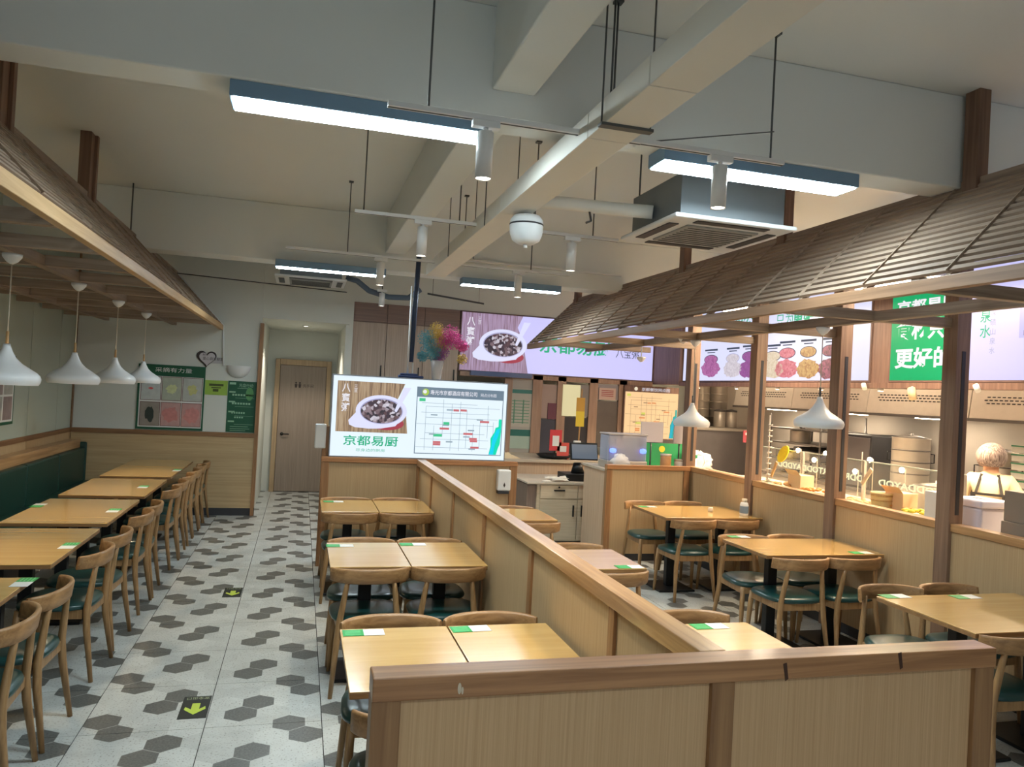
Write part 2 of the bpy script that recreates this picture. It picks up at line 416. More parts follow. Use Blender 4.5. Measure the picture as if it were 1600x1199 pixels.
# ------------------------------------------------------------------ low partitions
def divider(name, label, axis, a0, a1, c, thick, hgt, posts, pw, capm, panm, cap_h=.06, pt=.03, postm=None, cat='partition', panel_holes=None):
    """framed low partition along x or y: cap rail, posts, recessed panels, plinth"""
    mid = (a0 + a1) / 2
    t = thing(name, label, cat, (mid, c, 0) if axis == 'x' else (c, mid, 0))
    def B(u0, u1, v0, v1, z0, z1):
        return MB().box(u0, u1, v0, v1, z0, z1) if axis == 'x' else MB().box(v0, v1, u0, u1, z0, z1)
    B(a0, a1, c - thick / 2, c + thick / 2, hgt - cap_h, hgt).build('top_rail', capm, t, .004)
    for p in posts:
        B(p - pw / 2, p + pw / 2, c - thick * .42, c + thick * .42, 0, hgt - cap_h).build('post', postm or PINE_Z, t, .003)
    for p, q in zip(posts[:-1], posts[1:]):
        B(p + pw / 2, q - pw / 2, c - pt / 2, c + pt / 2, .08, hgt - cap_h).build('panel', panm, t)
        B(p + pw / 2, q - pw / 2, c - pt / 2 - .004, c + pt / 2 + .004, 0, .08).build('plinth', DARK, t)
    return t
np_ = divider('low_partition', 'pine framed low partition with two pale panels, closest to the viewer', 'x', .215, 2.213, 1.99, .09, 1.10,
        [.2525, 1.225, 2.1755], .075, PINE_X, LAMN, cap_h=.062, pt=.04)
kn = MB()
for kx, kz, a, b in ((.44, 1.064, .005, .015), (.448, 1.058, .003, .010)):
    kn.prism(ell(0, 0, a, b, 14), (kx, 1.9448, kz), (1, 0, 0), (0, 0, 1), .0012)
kn.build('chipped_spot', mat('bare chipped wood', sr(214, 196, 170), .7, var=.1, vs=60), np_)
kn = MB()
for kx, kz in ((1.42, 1.07), (1.83, 1.085)):
    kn.prism([(-.006, .025), (.006, .028), (.014, -.02), (.004, -.026)], (kx, 1.9448, kz - .01), (1, 0, 0), (0, 0, 1), .001)
kn.build('knot', mat('dark knot', sr(70, 40, 24), .6), np_)
divider('long_partition', 'long pine capped partition dividing the two rows of tables lengthwise', 'y', 2.036, 7.82, 1.235, .088, 1.10,
        [2.09, 2.72, 3.80, 4.86, 5.92, 6.98, 7.79], .055, PINE_Y, LAM, cap_h=.065, pt=.045)
divider('cross_partition', 'pale panelled cross partition carrying the lit sign box', 'x', .23, 2.28, 7.88, .09, 1.10,
        [.27, 1.235, 2.24], .08, PINE_X, LAM, cap_h=.05)
divider('till_partition', 'pale panelled low partition screening the cashier desk', 'x', 3.36, 4.40, 7.98, .08, 1.09,
        [3.395, 4.36], .07, PINE_X, LAM, cap_h=.05)
# window wall between dining room and kitchen: posts up to the canopy
POSTM = wood('divider post wood', sr(120, 94, 76), sr(150, 122, 100), 2, 16, .5)
kw = thing('post_divider', 'tall pine post divider with low pale panels facing the kitchen', 'partition', (4.46, 5.6, 0))
PY = [8.12, 6.78, 5.55, 4.36, 3.14, 1.92]
for y in PY:
    MB().box(4.40, 4.52, y - .07, y + .05, 0, 3.0).build('post', POSTM, kw, .004)
    MB().box(4.45, 4.48, y - .0735, y - .069, 1.15, 2.3).build('groove', DARK, kw)
for a, b in zip(PY[:-1], PY[1:]):
    MB().box(4.415, 4.51, b + .05, a - .07, 1.035, 1.09).build('sill_rail', PINE_Y, kw, .003)
    MB().box(4.43, 4.47, b + .05, a - .07, .08, 1.035).build('panel', LAM, kw)
    MB().box(4.425, 4.475, b + .05, a - .07, 0, .08).build('plinth', DARK, kw)

POSTM2 = wood('hanger post wood', sr(104, 76, 58), sr(132, 102, 82), 2, 16, .5)
# ------------------------------------------------------------------ slatted canopies
def canopy(name, label, xl, zl, xr, zr, y0, y1, joints, posts, inner, bp_every, near_pale, rods=()):
    t = thing(name, label, 'canopy', ((xl + xr) / 2, (y0 + y1) / 2, zl))
    a = Vector((xl, 0, zl)); b = Vector((xr, 0, zr)); d = (b - a); L = d.length; d.normalize()
    sgn = 1 if xr > xl else -1
    nrm = Vector((-d.z, 0, d.x)) if sgn > 0 else Vector((d.z, 0, -d.x))
    n = 15
    for i in range(n):
        p = a + d * (.05 + (L - .07) * i / (n - 1)) + nrm * .012
        MB().bar((p.x, y0, p.z), (p.x, y1, p.z), .031, .016, nrm).build('slat', CANOPY, t)
    MB().bar((xl, y0, zl - .025), (xl, y1, zl - .025), .045, .066).build('fascia', near_pale, t, .003)
    MB().bar((xr, y0, zr), (xr, y1, zr), .05, .08).build('ridge_beam', CANOPY, t, .003)
    k = y0 + .1
    while k < y1:
        o_ = nrm * .023; MB().bar(Vector((xl, k, zl)) + d * .03 + o_, Vector((xr, k, zr)) + o_, .014, .006, (0, 1, 0)).build('batten', CANOPX, t)
        o_ = nrm * -.012; MB().bar(Vector((xl, k, zl)) + o_, Vector((xr, k, zr)) + o_, .03, .03, (0, 1, 0)).build('rafter', CANOPX, t)
        k += bp_every
    MB().bar((xl, y1 - .01, zl), (xr, y1 - .01, zr), .03, .06, (0, 1, 0)).build('end_rafter', CANOPX, t)
    for y in posts:
        MB().box(xr - .05, xr + .03, y - .075, y + .02, zr - .1, CZ).box(xr + .0, xr + .05, y + .025, y + .075, zr - .1, CZ).build('hanger_post', POSTM2, t, .003)
    for (rx_, ry_) in rods:
        MB().tube([(rx_, ry_, zr), (rx_, ry_, CZ)], .007, 6).build('hanger_rod', GREYM, t)
    for xi in inner:
        MB().box(xi - .03, xi + .03, y0, y1 - .02, zl - .04, zl + .03).build('long_beam', CANOPY, t, .003)
    k = joints[0]
    while k < joints[1]:
        xe = joints[3]
        xs = xl + sgn * .03; MB().box(min(xs, xe), max(xs, xe), k - .03, k + .03, zl - .035, zl + .035).build('joist', CANOPX, t, .003)
        k += joints[2]
    return t
canopy('slatted_canopy', 'slatted timber canopy hanging over the bench tables by the green panelled wall', -1.07, 2.53, -1.67, 3.16, 1.2, 10.78,
       (1.6, 10.7, .78, -2.78), (2.95, 4.75, 6.5), (-1.65, -2.45), .75, CANPALE, ((-1.66, 6.7), (-1.66, 8.0)))
canopy('slatted_canopy', 'slatted timber canopy hanging over the tables along the kitchen divider', 2.93, 2.50, 3.56, 3.13, .6, 9.85,
       (1.95, 9.8, 1.21, 4.42), (1.75, 3.42, 5.15, 6.74, 8.27, 9.73), (3.77,), .56, wood('canopy fascia brown', sr(128, 96, 70), sr(160, 124, 94), 1, 14, .5))

# ------------------------------------------------------------------ tables
def table(label, x0, x1, y0, y1, group, cols=None, z=.75):
    cx, cy = (x0 + x1) / 2, (y0 + y1) / 2
    t = thing('dining_table', label, 'table', (cx, cy, 0), 0, group)
    MB().box(x0, x1, y0, y1, z - .006, z).build('table_top', TABLE, t, .002)
    MB().box(x0 + .001, x1 - .001, y0 + .001, y1 - .001, z - .028, z - .006).build('edge_band', EDGE, t, .003)
    for (px, py) in (cols or [(cx, cy)]):
        MB().box(px - .04, px + .04, py - .03, py + .03, .02, z - .028).build('column', BLACK, t, .004)
        MB().box(px - .19, px + .19, py - .2, py + .2, 0, .02).build('base_plate', BLACK, t, .006)
    return t
G1 = 'tables in the aisle-side row'
for (y0, y1, nm) in ((2.745, 3.455, 'just behind the closest low partition'), (4.625, 5.335, 'second from the closest low partition'), (6.62, 7.29, 'in front of the lit sign box')):
    table('yellow laminate table ' + nm + ', on the aisle side', .222, .703, y0, y1, G1)
    table('yellow laminate table ' + nm + ', against the long partition', .71, 1.187, y0, y1, G1)
G2 = 'tables behind the long partition'
for (y0, y1, nm) in ((2.74, 3.37, 'closest to the viewer'), (4.50, 5.09, 'in the middle of three'), (6.28, 6.88, 'nearest the cashier desk')):
    table('narrow laminate table half hidden behind the long partition, ' + nm, 1.70, 2.22, y0, y1, G2)
G3 = 'tables along the kitchen divider'
for (y0, y1, nm) in ((3.07, 3.76, 'nearest to the viewer'), (4.86, 5.47, 'second of three, with four chairs'), (6.46, 7.2, 'last one, with the white bottle on it')):
    table('wide laminate table along the kitchen divider, ' + nm, 3.35, 4.39, y0, y1, G3, [(3.6, (y0 + y1) / 2), (4.15, (y0 + y1) / 2)])
G4 = 'tables along the green bench'
for k, (y0, y1) in enumerate(((3.4, 4.47), (4.76, 5.83), (6.03, 7.16), (7.38, 8.55), (8.78, 9.68), (9.72, 10.5))):
    nm = ('first', 'second', 'third', 'fourth', 'fifth', 'sixth and last')[k]
    table('laminate table along the green bench, %s counted from the viewer' % nm, -1.98, -1.29, y0, y1, G4, [(-1.64, y0 + .28), (-1.64, y1 - .28)] if y1 - y0 > 1 else None)

# ------------------------------------------------------------------ chairs
def make_chair():
    t = thing('dining_chair', 'x', 'chair')
    # seat pad: rounded outline, domed top
    prof = [(.0, .462), (.55, .461), (.85, .457), (.97, .447), (1.0, .433), (.985, .42), (.9, .414), (0, .413)]
    def outline(k):
        a = 2 * PI * k / 32; c, s = math.cos(a), math.sin(a)
        x = .222 * math.copysign(abs(c) ** .62, c); y = .212 * math.copysign(abs(s) ** .62, s)
        return x * (1 + .12 * y / .212 * .6), y
    vs = []; fs = []
    for r, z in prof:
        for k in range(32):
            x, y = outline(k); dz = -.012 * (1 - r) * 0 ; vs.append((x * max(r, .001), y * max(r, .001), z + dz))
    for i in range(len(prof) - 1):
        for k in range(32): fs.append((i * 32 + k, i * 32 + (k + 1) % 32, (i + 1) * 32 + (k + 1) % 32, (i + 1) * 32 + k))
    MB().add(vs, fs, True).build('seat', VINYL, t)
    # apron
    f = MB()
    f.box(-.175, .175, .16, .182, .365, .418).box(-.165, .165, -.195, -.173, .365, .418)
    f.bar((-.172, -.17, .392), (-.182, .165, .392), .022, .053).bar((.172, -.17, .392), (.182, .165, .392), .022, .053)
    f.build('seat_frame', CHLEG, t, .004)
    for s in (-1, 1):
        MB().tube([(s * .182, .172, .418), (s * .188, .18, .3), (s * .2, .198, 0)], [.018, .02, .0125], 10).build('leg', CHLEG, t)
        MB().tube([(s * .135, -.222, .69), (s * .145, -.212, .62), (s * .172, -.192, .42), (s * .183, -.2, .3), (s * .206, -.245, 0)], [.0125, .016, .0205, .02, .0125], 10).build('leg', CHLEG, t)
    # bent back rest
    n = 22; secs = []
    for i in range(n + 1):
        u = -1 + 2 * i / n
        x = .232 * math.sin(u * 1.15) / math.sin(1.15); y = -.245 + .105 * abs(u) ** 2.2
        th = .026 - .007 * abs(u) ** 4; hh = .088 - .012 * abs(u) ** 3
        ang = math.atan2(.105 * 2.2 * abs(u) ** 1.2 * (1 if u >= 0 else -1) * .9, .24)
        nx, ny = -math.sin(ang), math.cos(ang)
        ring = []
        for (a, b) in ((-.5, -.42), (-.5, .38), (-.28, .5), (.28, .5), (.5, .38), (.5, -.42), (.3, -.5), (-.3, -.5)):
            ring.append((x + nx * a * th, y + ny * a * th - .012 * (b + .5), .708 + b * hh))
        secs.append(ring)
    vs = [p for r in secs for p in r]; fs = []
    for i in range(n):
        for k in range(8): fs.append((i * 8 + k, i * 8 + (k + 1) % 8, (i + 1) * 8 + (k + 1) % 8, (i + 1) * 8 + k))
    mb = MB().add(vs, fs, True); mb.f += [list(range(8)), [n * 8 + k for k in range(8)]]; mb.sm += [False, False]
    mb.build('backrest', CHAIR, t)
    return t
chair0 = None
def chair(x, y, face, label, group, jit=0):
    """x, y: seat centre; face: direction the sitter looks, degrees from +y, counter-clockwise"""
    global chair0
    rz = math.radians(face + jit)
    if chair0 is None:
        chair0 = make_chair(); chair0.location = (x, y, 0); chair0.rotation_euler = (0, 0, rz); chair0['label'] = label; chair0['group'] = group
        return chair0
    return dup(chair0, (x, y, 0), rz, label, group)
B = .235
GC1 = 'chairs of the aisle-side row'
for yf, yn, nm in ((3.64, 2.52, 'closest to the near low partition'), (5.50, 4.56, 'second from the near low partition'), (7.47, 6.52, 'before the lit sign box')):
    for x, side in ((.462, 'aisle-side'), (.945, 'partition-side')):
        chair(x, yf - B, 180, 'wooden chair behind the %s table %s' % (side, nm), GC1, random.uniform(-2, 2))
        if yn > 3 or x < .6:
            chair(x, yn + B, 0, 'wooden chair in front of the %s table %s' % (side, nm), GC1, random.uniform(-2, 2))
GC2 = 'chairs behind the long partition'
for yf, yn, nm in ((3.58, None, 'closest'), (5.30, 4.39, 'middle'), (7.05, 6.12, 'last')):
    chair(1.98, yf - B, 180, 'wooden chair on the far side of the %s table behind the long partition' % nm, GC2, 1)
    if yn: chair(1.98, yn + B, 0, 'wooden chair on the near side of the %s table behind the long partition' % nm, GC2, -1)
GC3 = 'chairs along the kitchen divider'
for yf, yn, nm in ((4.0, 2.98, 'nearest'), (5.64, 4.72, 'second'), (7.52, 6.3, 'last')):
    for x, side in ((3.60, 'room side'), (4.06, 'divider side')):
        chair(x, yf - B, 180, 'wooden chair on the far %s of the %s table by the kitchen divider' % (side, nm), GC3, random.uniform(-3, 3))
        if yn > 3 or x < 3.8:
            chair(x, yn + B, 0, 'green seated chair, near %s of the %s table by the kitchen divider' % (side, nm), GC3, random.uniform(-3, 3))
GC4 = 'chairs along the green bench tables'
for k, y in enumerate((3.80, 4.31, 5.20, 5.74, 6.53, 6.98, 7.96, 8.44, 9.02, 9.5, 10.02, 10.42)):
    nm = ('first', 'second', 'third', 'fourth', 'fifth', 'sixth', 'seventh', 'eighth', 'ninth', 'tenth', 'eleventh', 'twelfth')[k]
    chair(-1.105 - B, y, 90, 'wooden chair facing the green bench, %s of the line from the viewer' % nm, GC4, random.uniform(-4, 4))

# ------------------------------------------------------------------ table cards (green and white)
CARDW = mat('white card', sr(222, 224, 222), .4, var=.02)
GREYP = mat('pale grey print', sr(150, 156, 154), .5, var=.05)
def card(px, py, rz, label, z=.751):
    p = at(px, py, z=z)
    t = thing('table_card', label, 'card', (p.x, p.y, z), rz, 'printed cards stuck on the tables')
    MB().box(-.09, .0, -.042, .042, 0, .0012).build('green_half', CARDG, t, local=True)
    MB().box(.0, .09, -.042, .042, 0, .0012).build('white_half', CARDW, t, local=True)
    b = MB()
    for k in range(4): b.box(-.08, -.012, .024 - k * .017, .029 - k * .017, .0012, .0016)
    b.build('printed_lines', mat('light green print', sr(120, 206, 140), .5), t, local=True)
for px, py, rz, nm in ((568, 989, 0, 'far corner of the near aisle-side table'), (735, 983, .05, 'far corner of the near partition-side table'),
        (531, 853, 0, 'far corner of the second aisle-side table'), (645, 851, 0, 'far corner of the second partition-side table'),
        (521, 784, 0, 'far corner of the aisle-side table before the sign box'), (1108, 979, 0, 'near table half hidden by the long partition'),
        (983, 886, 0, 'middle table half hidden by the long partition'), (1154, 839, 0, 'far corner of the second table by the kitchen divider'),
        (1345, 864, 0, 'near edge of the second table by the kitchen divider'), (1398, 932, 0, 'far corner of the nearest table by the kitchen divider'),
        (1508, 933, 0, 'far edge of the nearest table by the kitchen divider'), (38, 910, -PI / 2, 'corner of the first bench table'),
        (108, 853, -PI / 2, 'corner of the second bench table'), (178, 798, -PI / 2, 'corner of the third bench table'),
        (60, 790, PI / 2, 'bench side of the third bench table'), (224, 761, -PI / 2, 'near edge of the fourth bench table'), (277, 735, -PI / 2, 'edge of the fifth bench table'), (1012, 792, 0, 'far corner of the last table by the kitchen divider')):
    card(px, py, rz, 'printed card, ' + nm)

# ------------------------------------------------------------------ bench along the left wall
bn = thing('bench', 'long dark green upholstered bench against the panelled wall', 'bench', (-2.5, 6.0, 0))
MB().box(-2.79, -2.66, 1.2, 10.74, .86, .965).build('top_rail', PINE_Y, bn, .006)
for k in range(9):
    a = 1.25 + k * 1.055; b = a + 1.045
    MB().box(-2.77, -2.60, a, b, .44, .86 if k < 8 else .86).build('back_cushion', BENCH, bn, .02, seg=3)
    MB().box(-2.77, -2.22, a, b, .33, .45).build('seat_cushion', BENCH, bn, .025, seg=3)
MB().box(-2.77, -2.28, 1.25, 10.74, 0.0, .33).build('bench_base', DARK, bn)
MB().box(-2.78, -2.585, 10.72, 10.765, .0, .93).build('end_cheek', BENCH, bn, .02, seg=3)

# ------------------------------------------------------------------ pendant lamps
CORD = mat('beige cord', sr(206, 196, 178), .6)
OAK = wood('pendant oak neck', sr(178, 138, 88), sr(206, 168, 118), 2, 30, .5)
def pendant(x, y, zb, ztop, label, group, s=1.06, pw=16, neck=OAK):
    t = thing('pendant_lamp', label, 'lamp', (x, y, zb), 0, group)
    c = (x, y, zb)
    prof = [(.158, .0), (.167, .016), (.170, .034), (.164, .052), (.146, .070), (.112, .092), (.076, .116), (.048, .145), (.03, .178), (.02, .205), (.016, .222)]
    inner = [(.013, .216), (.026, .176), (.044, .142), (.072, .112), (.108, .088), (.141, .066), (.159, .05), (.165, .033), (.154, .0)]
    MB().lathe([(r * s, z * s) for r, z in prof + inner] + [(.158 * s, 0)], c, 36, caps=False).build('shade', WHITE, t)
    MB().tube([(x, y, zb + .205 * s), (x, y, zb + .29 * s)], [.009, .008], 10).build('neck', neck, t)
    MB().tube([(x, y, zb + .28 * s), (x, y, ztop - .03)], .0035, 6).build('cord', CORD, t)
    MB().lathe([(.008, -.06), (.03, -.045), (.05, -.018), (.052, 0), (0, 0)], (x, y, ztop), 20).build('ceiling_cup', WHITE, t)
    MB().lathe([(.0, .03), (.02, .034), (.028, .055), (.02, .085), (.012, .11), (.0, .112)], c, 14).build('bulb', glow('warm bulb', (1, .80, .52, 1), 60), t)
    spot_light('bulb_light', (x, y, zb + .02), t, pw, (1, .78, .50), 82, .9)
    return t
GP = 'white pendants over the bench tables'
for k, y in enumerate((5.0, 6.36, 7.64, 8.93)):
    pendant(-1.65, y, 1.735, 2.49, 'white bell pendant over the bench tables, %s from the viewer' % ('first', 'second', 'third', 'fourth')[k], GP)
pendant(3.77, 6.83, 1.60, 2.46, 'white bell pendant in front of the corner post near the till', 'white pendants along the kitchen divider', pw=14, neck=GREYM)
pendant(3.77, 4.90, 1.70, 2.46, 'white bell pendant hanging before the kitchen window', 'white pendants along the kitchen divider', pw=14, neck=GREYM)
for (px, py, nm) in ((1002, 558, 'at the far end of the divider canopy'), (1068, 528, 'beside the corner post under the canopy')):
    p = at(px, py, x=3.77)
    t = thing('lamp_cup', 'small white ceiling cup of a lamp ' + nm, 'lamp', (p.x, p.y, p.z))
    MB().lathe([(.008, -.06), (.03, -.045), (.05, -.018), (.052, 0), (0, 0)], p, 20).build('cup', WHITE, t)
    MB().tube([p, (p.x, p.y, 2.47)], .006, 6).build('stem', WHITE, t)

# ------------------------------------------------------------------ linear lamps under the beams
LAMPB = mat('haze blue lamp housing', sr(120, 150, 176), .45, .2, var=.03)  # bluish haze around the lamps put into the housing colour
LAMPW = glow('lamp diffuser', (.78, .94, 1, 1), LAMP_E)
def linear(x0, x1, y0, y1, zt, label, hgt=.078):
    t = thing('linear_lamp', label, 'lamp', ((x0 + x1) / 2, (y0 + y1) / 2, zt - hgt), 0, 'linear lamps under the ceiling beams')
    MB().box(x0, x1, y0, y1, zt - hgt + .006, zt).build('housing', LAMPB, t, .003)
    MB().box(x0 + .012, x1 - .012, y0 + .012, y1 - .012, zt - hgt, zt - hgt + .006).build('diffuser', LAMPW, t)
linear(-.37, .80, 3.485, 3.675, 3.135, 'long white linear lamp under the front ceiling beam, next to the bare ceiling')
linear(1.70, 2.87, 3.49, 3.68, 3.135, 'long white linear lamp under the front ceiling beam, above the ceiling air conditioner')
linear(-.325, .79, 8.05, 8.2, 3.072, 'long white linear lamp under the rear ceiling beam, over the aisle')
linear(1.62, 2.76, 8.1, 8.25, 3.072, 'long white linear lamp under the rear ceiling beam, before the big menu board')
linear(-.37, .80, -1.2, -1.02, 3.135, 'long white linear lamp behind the viewer on the aisle side')

# ------------------------------------------------------------------ track rails and cylinder spots
def rail(x0, x1, y, z, rods, label):
    t = thing('track_rail', label, 'track', ((x0 + x1) / 2, y, z))
    MB().box(x0, x1, y - .018, y + .018, z, z + .022).build('track', WHITE, t, .002)
    MB().box(x0, x1, y - .006, y + .006, z - .001, z).build('slot', DARK, t)
    for x in rods:
        MB().tube([(x, y, z + .02), (x, y, CZ)], .005, 6).build('rod', GREYM, t)
        MB().box(x - .02, x + .02, y - .02, y + .02, CZ - .012, CZ).build('rod_bracket', GREYM, t)
    return t
rail(.28, 1.42, 3.17, 3.0, (.45,), 'white track rail in front of the first beam, aisle half')
rail(1.36, 2.2, 3.22, 3.02, (1.30, 2.13), 'white track rail in front of the first beam, kitchen half')
rail(.28, 2.2, 5.22, 3.0, (.34, 1.0, 1.55, 2.0), 'white track rail across the middle bay above the second tables')
rail(-.2, 2.45, 6.95, 3.0, (.33, 1.39, 2.05), 'white track rail in front of the rear beam')
br = thing('rail_brace', 'slanted white brace strip joining the two rail halves', 'bracket', (1.35, 3.2, 3.05))
MB().bar((1.27, 3.18, 3.2), (1.43, 3.24, 3.02), .012, .03).build('strip', WHITE, br, .002)
MB().tube([(1.27, 3.18, 3.2), (1.27, 3.18, CZ)], .005, 6).build('rod', GREYM, br)
ws = thing('support_wire', 'thin slack wire between a ceiling rod and the track rail', 'wire', (1.8, 3.2, 3.05))
MB().tube([(1.45, 3.22, 3.03), (1.8, 3.2, 3.1), (2.13, 3.2, 3.17)], .003, 6).build('wire', GREYM, ws)
LENS = glow('spot lens', (1, .92, .78, 1), 14)
def spot(x, y, z, label, ln=.2, r=.036, w=SPOT_W, ang=80):
    t = thing('track_spot', label, 'spotlight', (x, y, z - ln - .05), 0, 'cylinder spots on the track rails')
    MB().box(x - .06, x + .06, y - .02, y + .02, z - .03, z).build('adapter', WHITE, t, .003)
    MB().tube([(x, y, z - .03), (x, y, z - .05)], .012, 10).build('joint', WHITE, t)
    MB().lathe([(r - .004, -ln - .045), (r, -ln - .05), (r, -.05), (r - .006, -.046), (.0, -.046)], (x, y, z), 24, caps=False).build('barrel', WHITE, t)
    MB().lathe([(.0, -ln - .042), (r - .004, -ln - .042), (r - .004, -ln - .035), (0, -ln - .035)], (x, y, z), 20).build('lens', LENS, t)
    spot_light('beam', (x, y, z - ln - .06), t, w, (1, .88, .68), ang, .7)
for k, (x, y, z, nm) in enumerate(((.70, 3.17, 3.0, 'at the end of the first linear lamp'), (1.86, 3.22, 3.02, 'in front of the linear lamp over the air conditioner'),
        (.745, 5.22, 3.0, 'above the second aisle table, before the dark blue pole'), (1.84, 5.22, 3.0, 'at the far right of the middle rail'),
        (.63, 6.95, 3.0, 'before the linear lamp over the aisle'), (1.93, 6.95, 3.0, 'before the linear lamp near the big menu board'))):
    spot(x, y, z, 'white cylinder spot ' + nm)
p = at(597, 460, y=9.6)
spot(p.x, p.y, p.z + .06, 'small white cylinder spot hanging above the wall cupboards', ln=.16, w=20)
MBs = MB().tube([(p.x, p.y, p.z + .05), (p.x, p.y, CZ)], .006, 6).build('lamp_rod', GREYM); tag(MBs, 'thin grey rod carrying the small spot above the wall cupboards', 'rod')

# ------------------------------------------------------------------ duct, air conditioners, pipe, round unit
DUCT = mat('duct paint', sr(224, 220, 210), .6, var=.03, vs=3)
du = thing('air_duct', 'white square duct running lengthwise under the ceiling', 'duct', (1.215, 3.2, 2.95))
ye = [-3.5, -1.5, .5, 1.75, 2.45, 3.05, 4.55, 5.9, 6.7, 7.45]
for a, b in zip(ye[:-1], ye[1:]):
    MB().box(1.12, 1.31, a + .003, b - .003, 2.95, 3.06).build('duct_section', DUCT, du, .003)
MB().box(1.10, 1.33, 2.84, 2.88, 2.938, 2.95).build('hanger_strap', GREYM, du)
for y in (2.86, 4.9, 6.2):
    for x in (1.108, 1.322): MB().tube([(x, y, 2.94), (x, y, CZ)], .004, 6).build('hanger_rod', GREYM, du)
sm = thing('round_unit', 'round white fixture with a dark band under the duct', 'fixture', (1.25, 4.5, 2.75))
MB().lathe([(.0, -.115), (.05, -.112), (.085, -.09), (.1, -.05), (.104, .0), (.1, .035), (.08, .06), (0, .066)], (1.275, 4.47, 2.87), 28).build('body', WPLAST, sm)
MB().lathe([(.1048, .0), (.1055, .005), (.1048, .01)], (1.275, 4.47, 2.87), 28).build('band', DARK, sm)
MB().tube([(1.275, 4.47, 2.76), (1.275, 4.47, 2.735)], .012, 10).build('nozzle', WPLAST, sm)
MB().tube([(1.275, 4.47, 2.93), (1.275, 4.47, 2.95)], .02, 10).build('mount', WPLAST, sm)
def cassette(x0, x1, y0, y1, z, label):
    t = thing('ac_cassette', label, 'air conditioner', ((x0 + x1) / 2, (y0 + y1) / 2, z))
    w, d = x1 - x0, y1 - y0
    MB().box(x0 + .06, x1 - .06, y0 + .06, y1 - .06, z + .04, z + .3).build('casing', mat('galvanised casing', sr(120, 126, 130), .5, .3, var=.08), t, .005)
    MB().box(x0, x1, y0, y1, z + .012, z + .04).build('panel', WPLAST, t, .012)
    MB().box(x0 + .2 * w, x1 - .2 * w, y0 + .2 * d, y1 - .2 * d, z, z + .014).build('grille', mat('grille grey', sr(150, 152, 150), .5, var=.05), t, .02)
    for k in range(9):
        yy = y0 + d * (.25 + .0625 * k); MB().box(x0 + .23 * w, x1 - .23 * w, yy - .004, yy + .004, z - .003, z).build('grille_bar', DARK, t)
    for a in ((x0 + .2 * w, x1 - .2 * w, y0 + .05 * d, y0 + .13 * d), (x0 + .2 * w, x1 - .2 * w, y1 - .13 * d, y1 - .05 * d), (x0 + .05 * w, x0 + .13 * w, y0 + .2 * d, y1 - .2 * d), (x1 - .13 * w, x1 - .05 * w, y0 + .2 * d, y1 - .2 * d)):
        MB().box(a[0], a[1], a[2], a[3], z + .006, z + .013).build('air_flap', DARK, t, .003)
    for x in (x0 + .09, x1 - .09):
        for y in (y0 + .09, y1 - .09):
            MB().tube([(x, y, z + .25), (x, y, CZ)], .006, 6).build('rod', GREYM, t)
cassette(2.08, 2.92, 4.08, 4.9, 2.93, 'white square ceiling air conditioner hanging above the kitchen side tables')
cassette(-.38, .46, 9.35, 10.1, 3.06, 'ceiling air conditioner above the aisle near the rest room')
pp = thing('refrigerant_pipe', 'lagged white pipe running from the duct to the air conditioner', 'pipe', (1.8, 4.6, 3.1))
MB().tube([(1.33, 4.75, 3.1), (1.65, 4.7, 3.1), (1.9, 4.62, 3.08), (2.13, 4.5, 3.06)], .045, 12).build('lagging', DUCT, pp)
MB().tube([(1.75, 4.66, 3.07), (1.76, 4.64, 2.99), (1.72, 4.62, 2.97)], .008, 8).build('hook', GREYM, pp)
hz = thing('flexible_hose', 'dark lagged hose sagging from the rear air conditioner', 'hose', (.8, 9.7, 3.0))
MB().tube([(.46, 9.7, 3.17), (.6, 9.7, 3.14), (.75, 9.7, 3.03), (1.0, 9.7, 2.97), (1.25, 9.7, 2.98), (1.4, 9.7, 3.1)], .035, 12).build('lagging', mat('blue grey lagging', sr(90, 104, 120), .7, var=.1, vs=20), hz)
cn = thing('wall_conduit', 'thin white conduit following the canopy slope down to the wall lamp', 'conduit', (-1.0, 10.82, 2.0))
pc = [at(277, 427, y=10.82), at(349, 509, y=10.82), at(349, 572, y=10.82)]
MB().tube(pc, .012, 8).build('conduit', WPLAST, cn)
wr = thing('ceiling_cable', 'thin dark cable stretched across before the rest room passage', 'cable', (-.5, 10.0, 3.1))
MB().tube([at(277, 427, y=10.6), at(400, 441, y=10.6), at(542, 457, y=10.6)], .007, 6).build('cable', DARK, wr)
bo = thing('rear_strip', 'thin grey bar slung below the ceiling before the menu board', 'bar', (1.6, 9.5, 2.9))
MB().tube([at(668, 459, y=9.5), at(756, 475, y=9.5)], .012, 8).build('bar', GREYM, bo)
for px in (676, 748): 
    q = at(px, 462 if px < 700 else 474, y=9.5); MB().tube([q, (q.x, q.y, CZ)], .003, 6).build('wire', GREYM, bo)
nc = thing('cable_tray', 'thin white cable tray on the face of the rear beam', 'cable tray', (2.4, 8.16, 3.25))
MB().box(1.55, 3.5, 8.13, 8.18, 3.255, 3.275).build('tray', WPLAST, nc, .003)

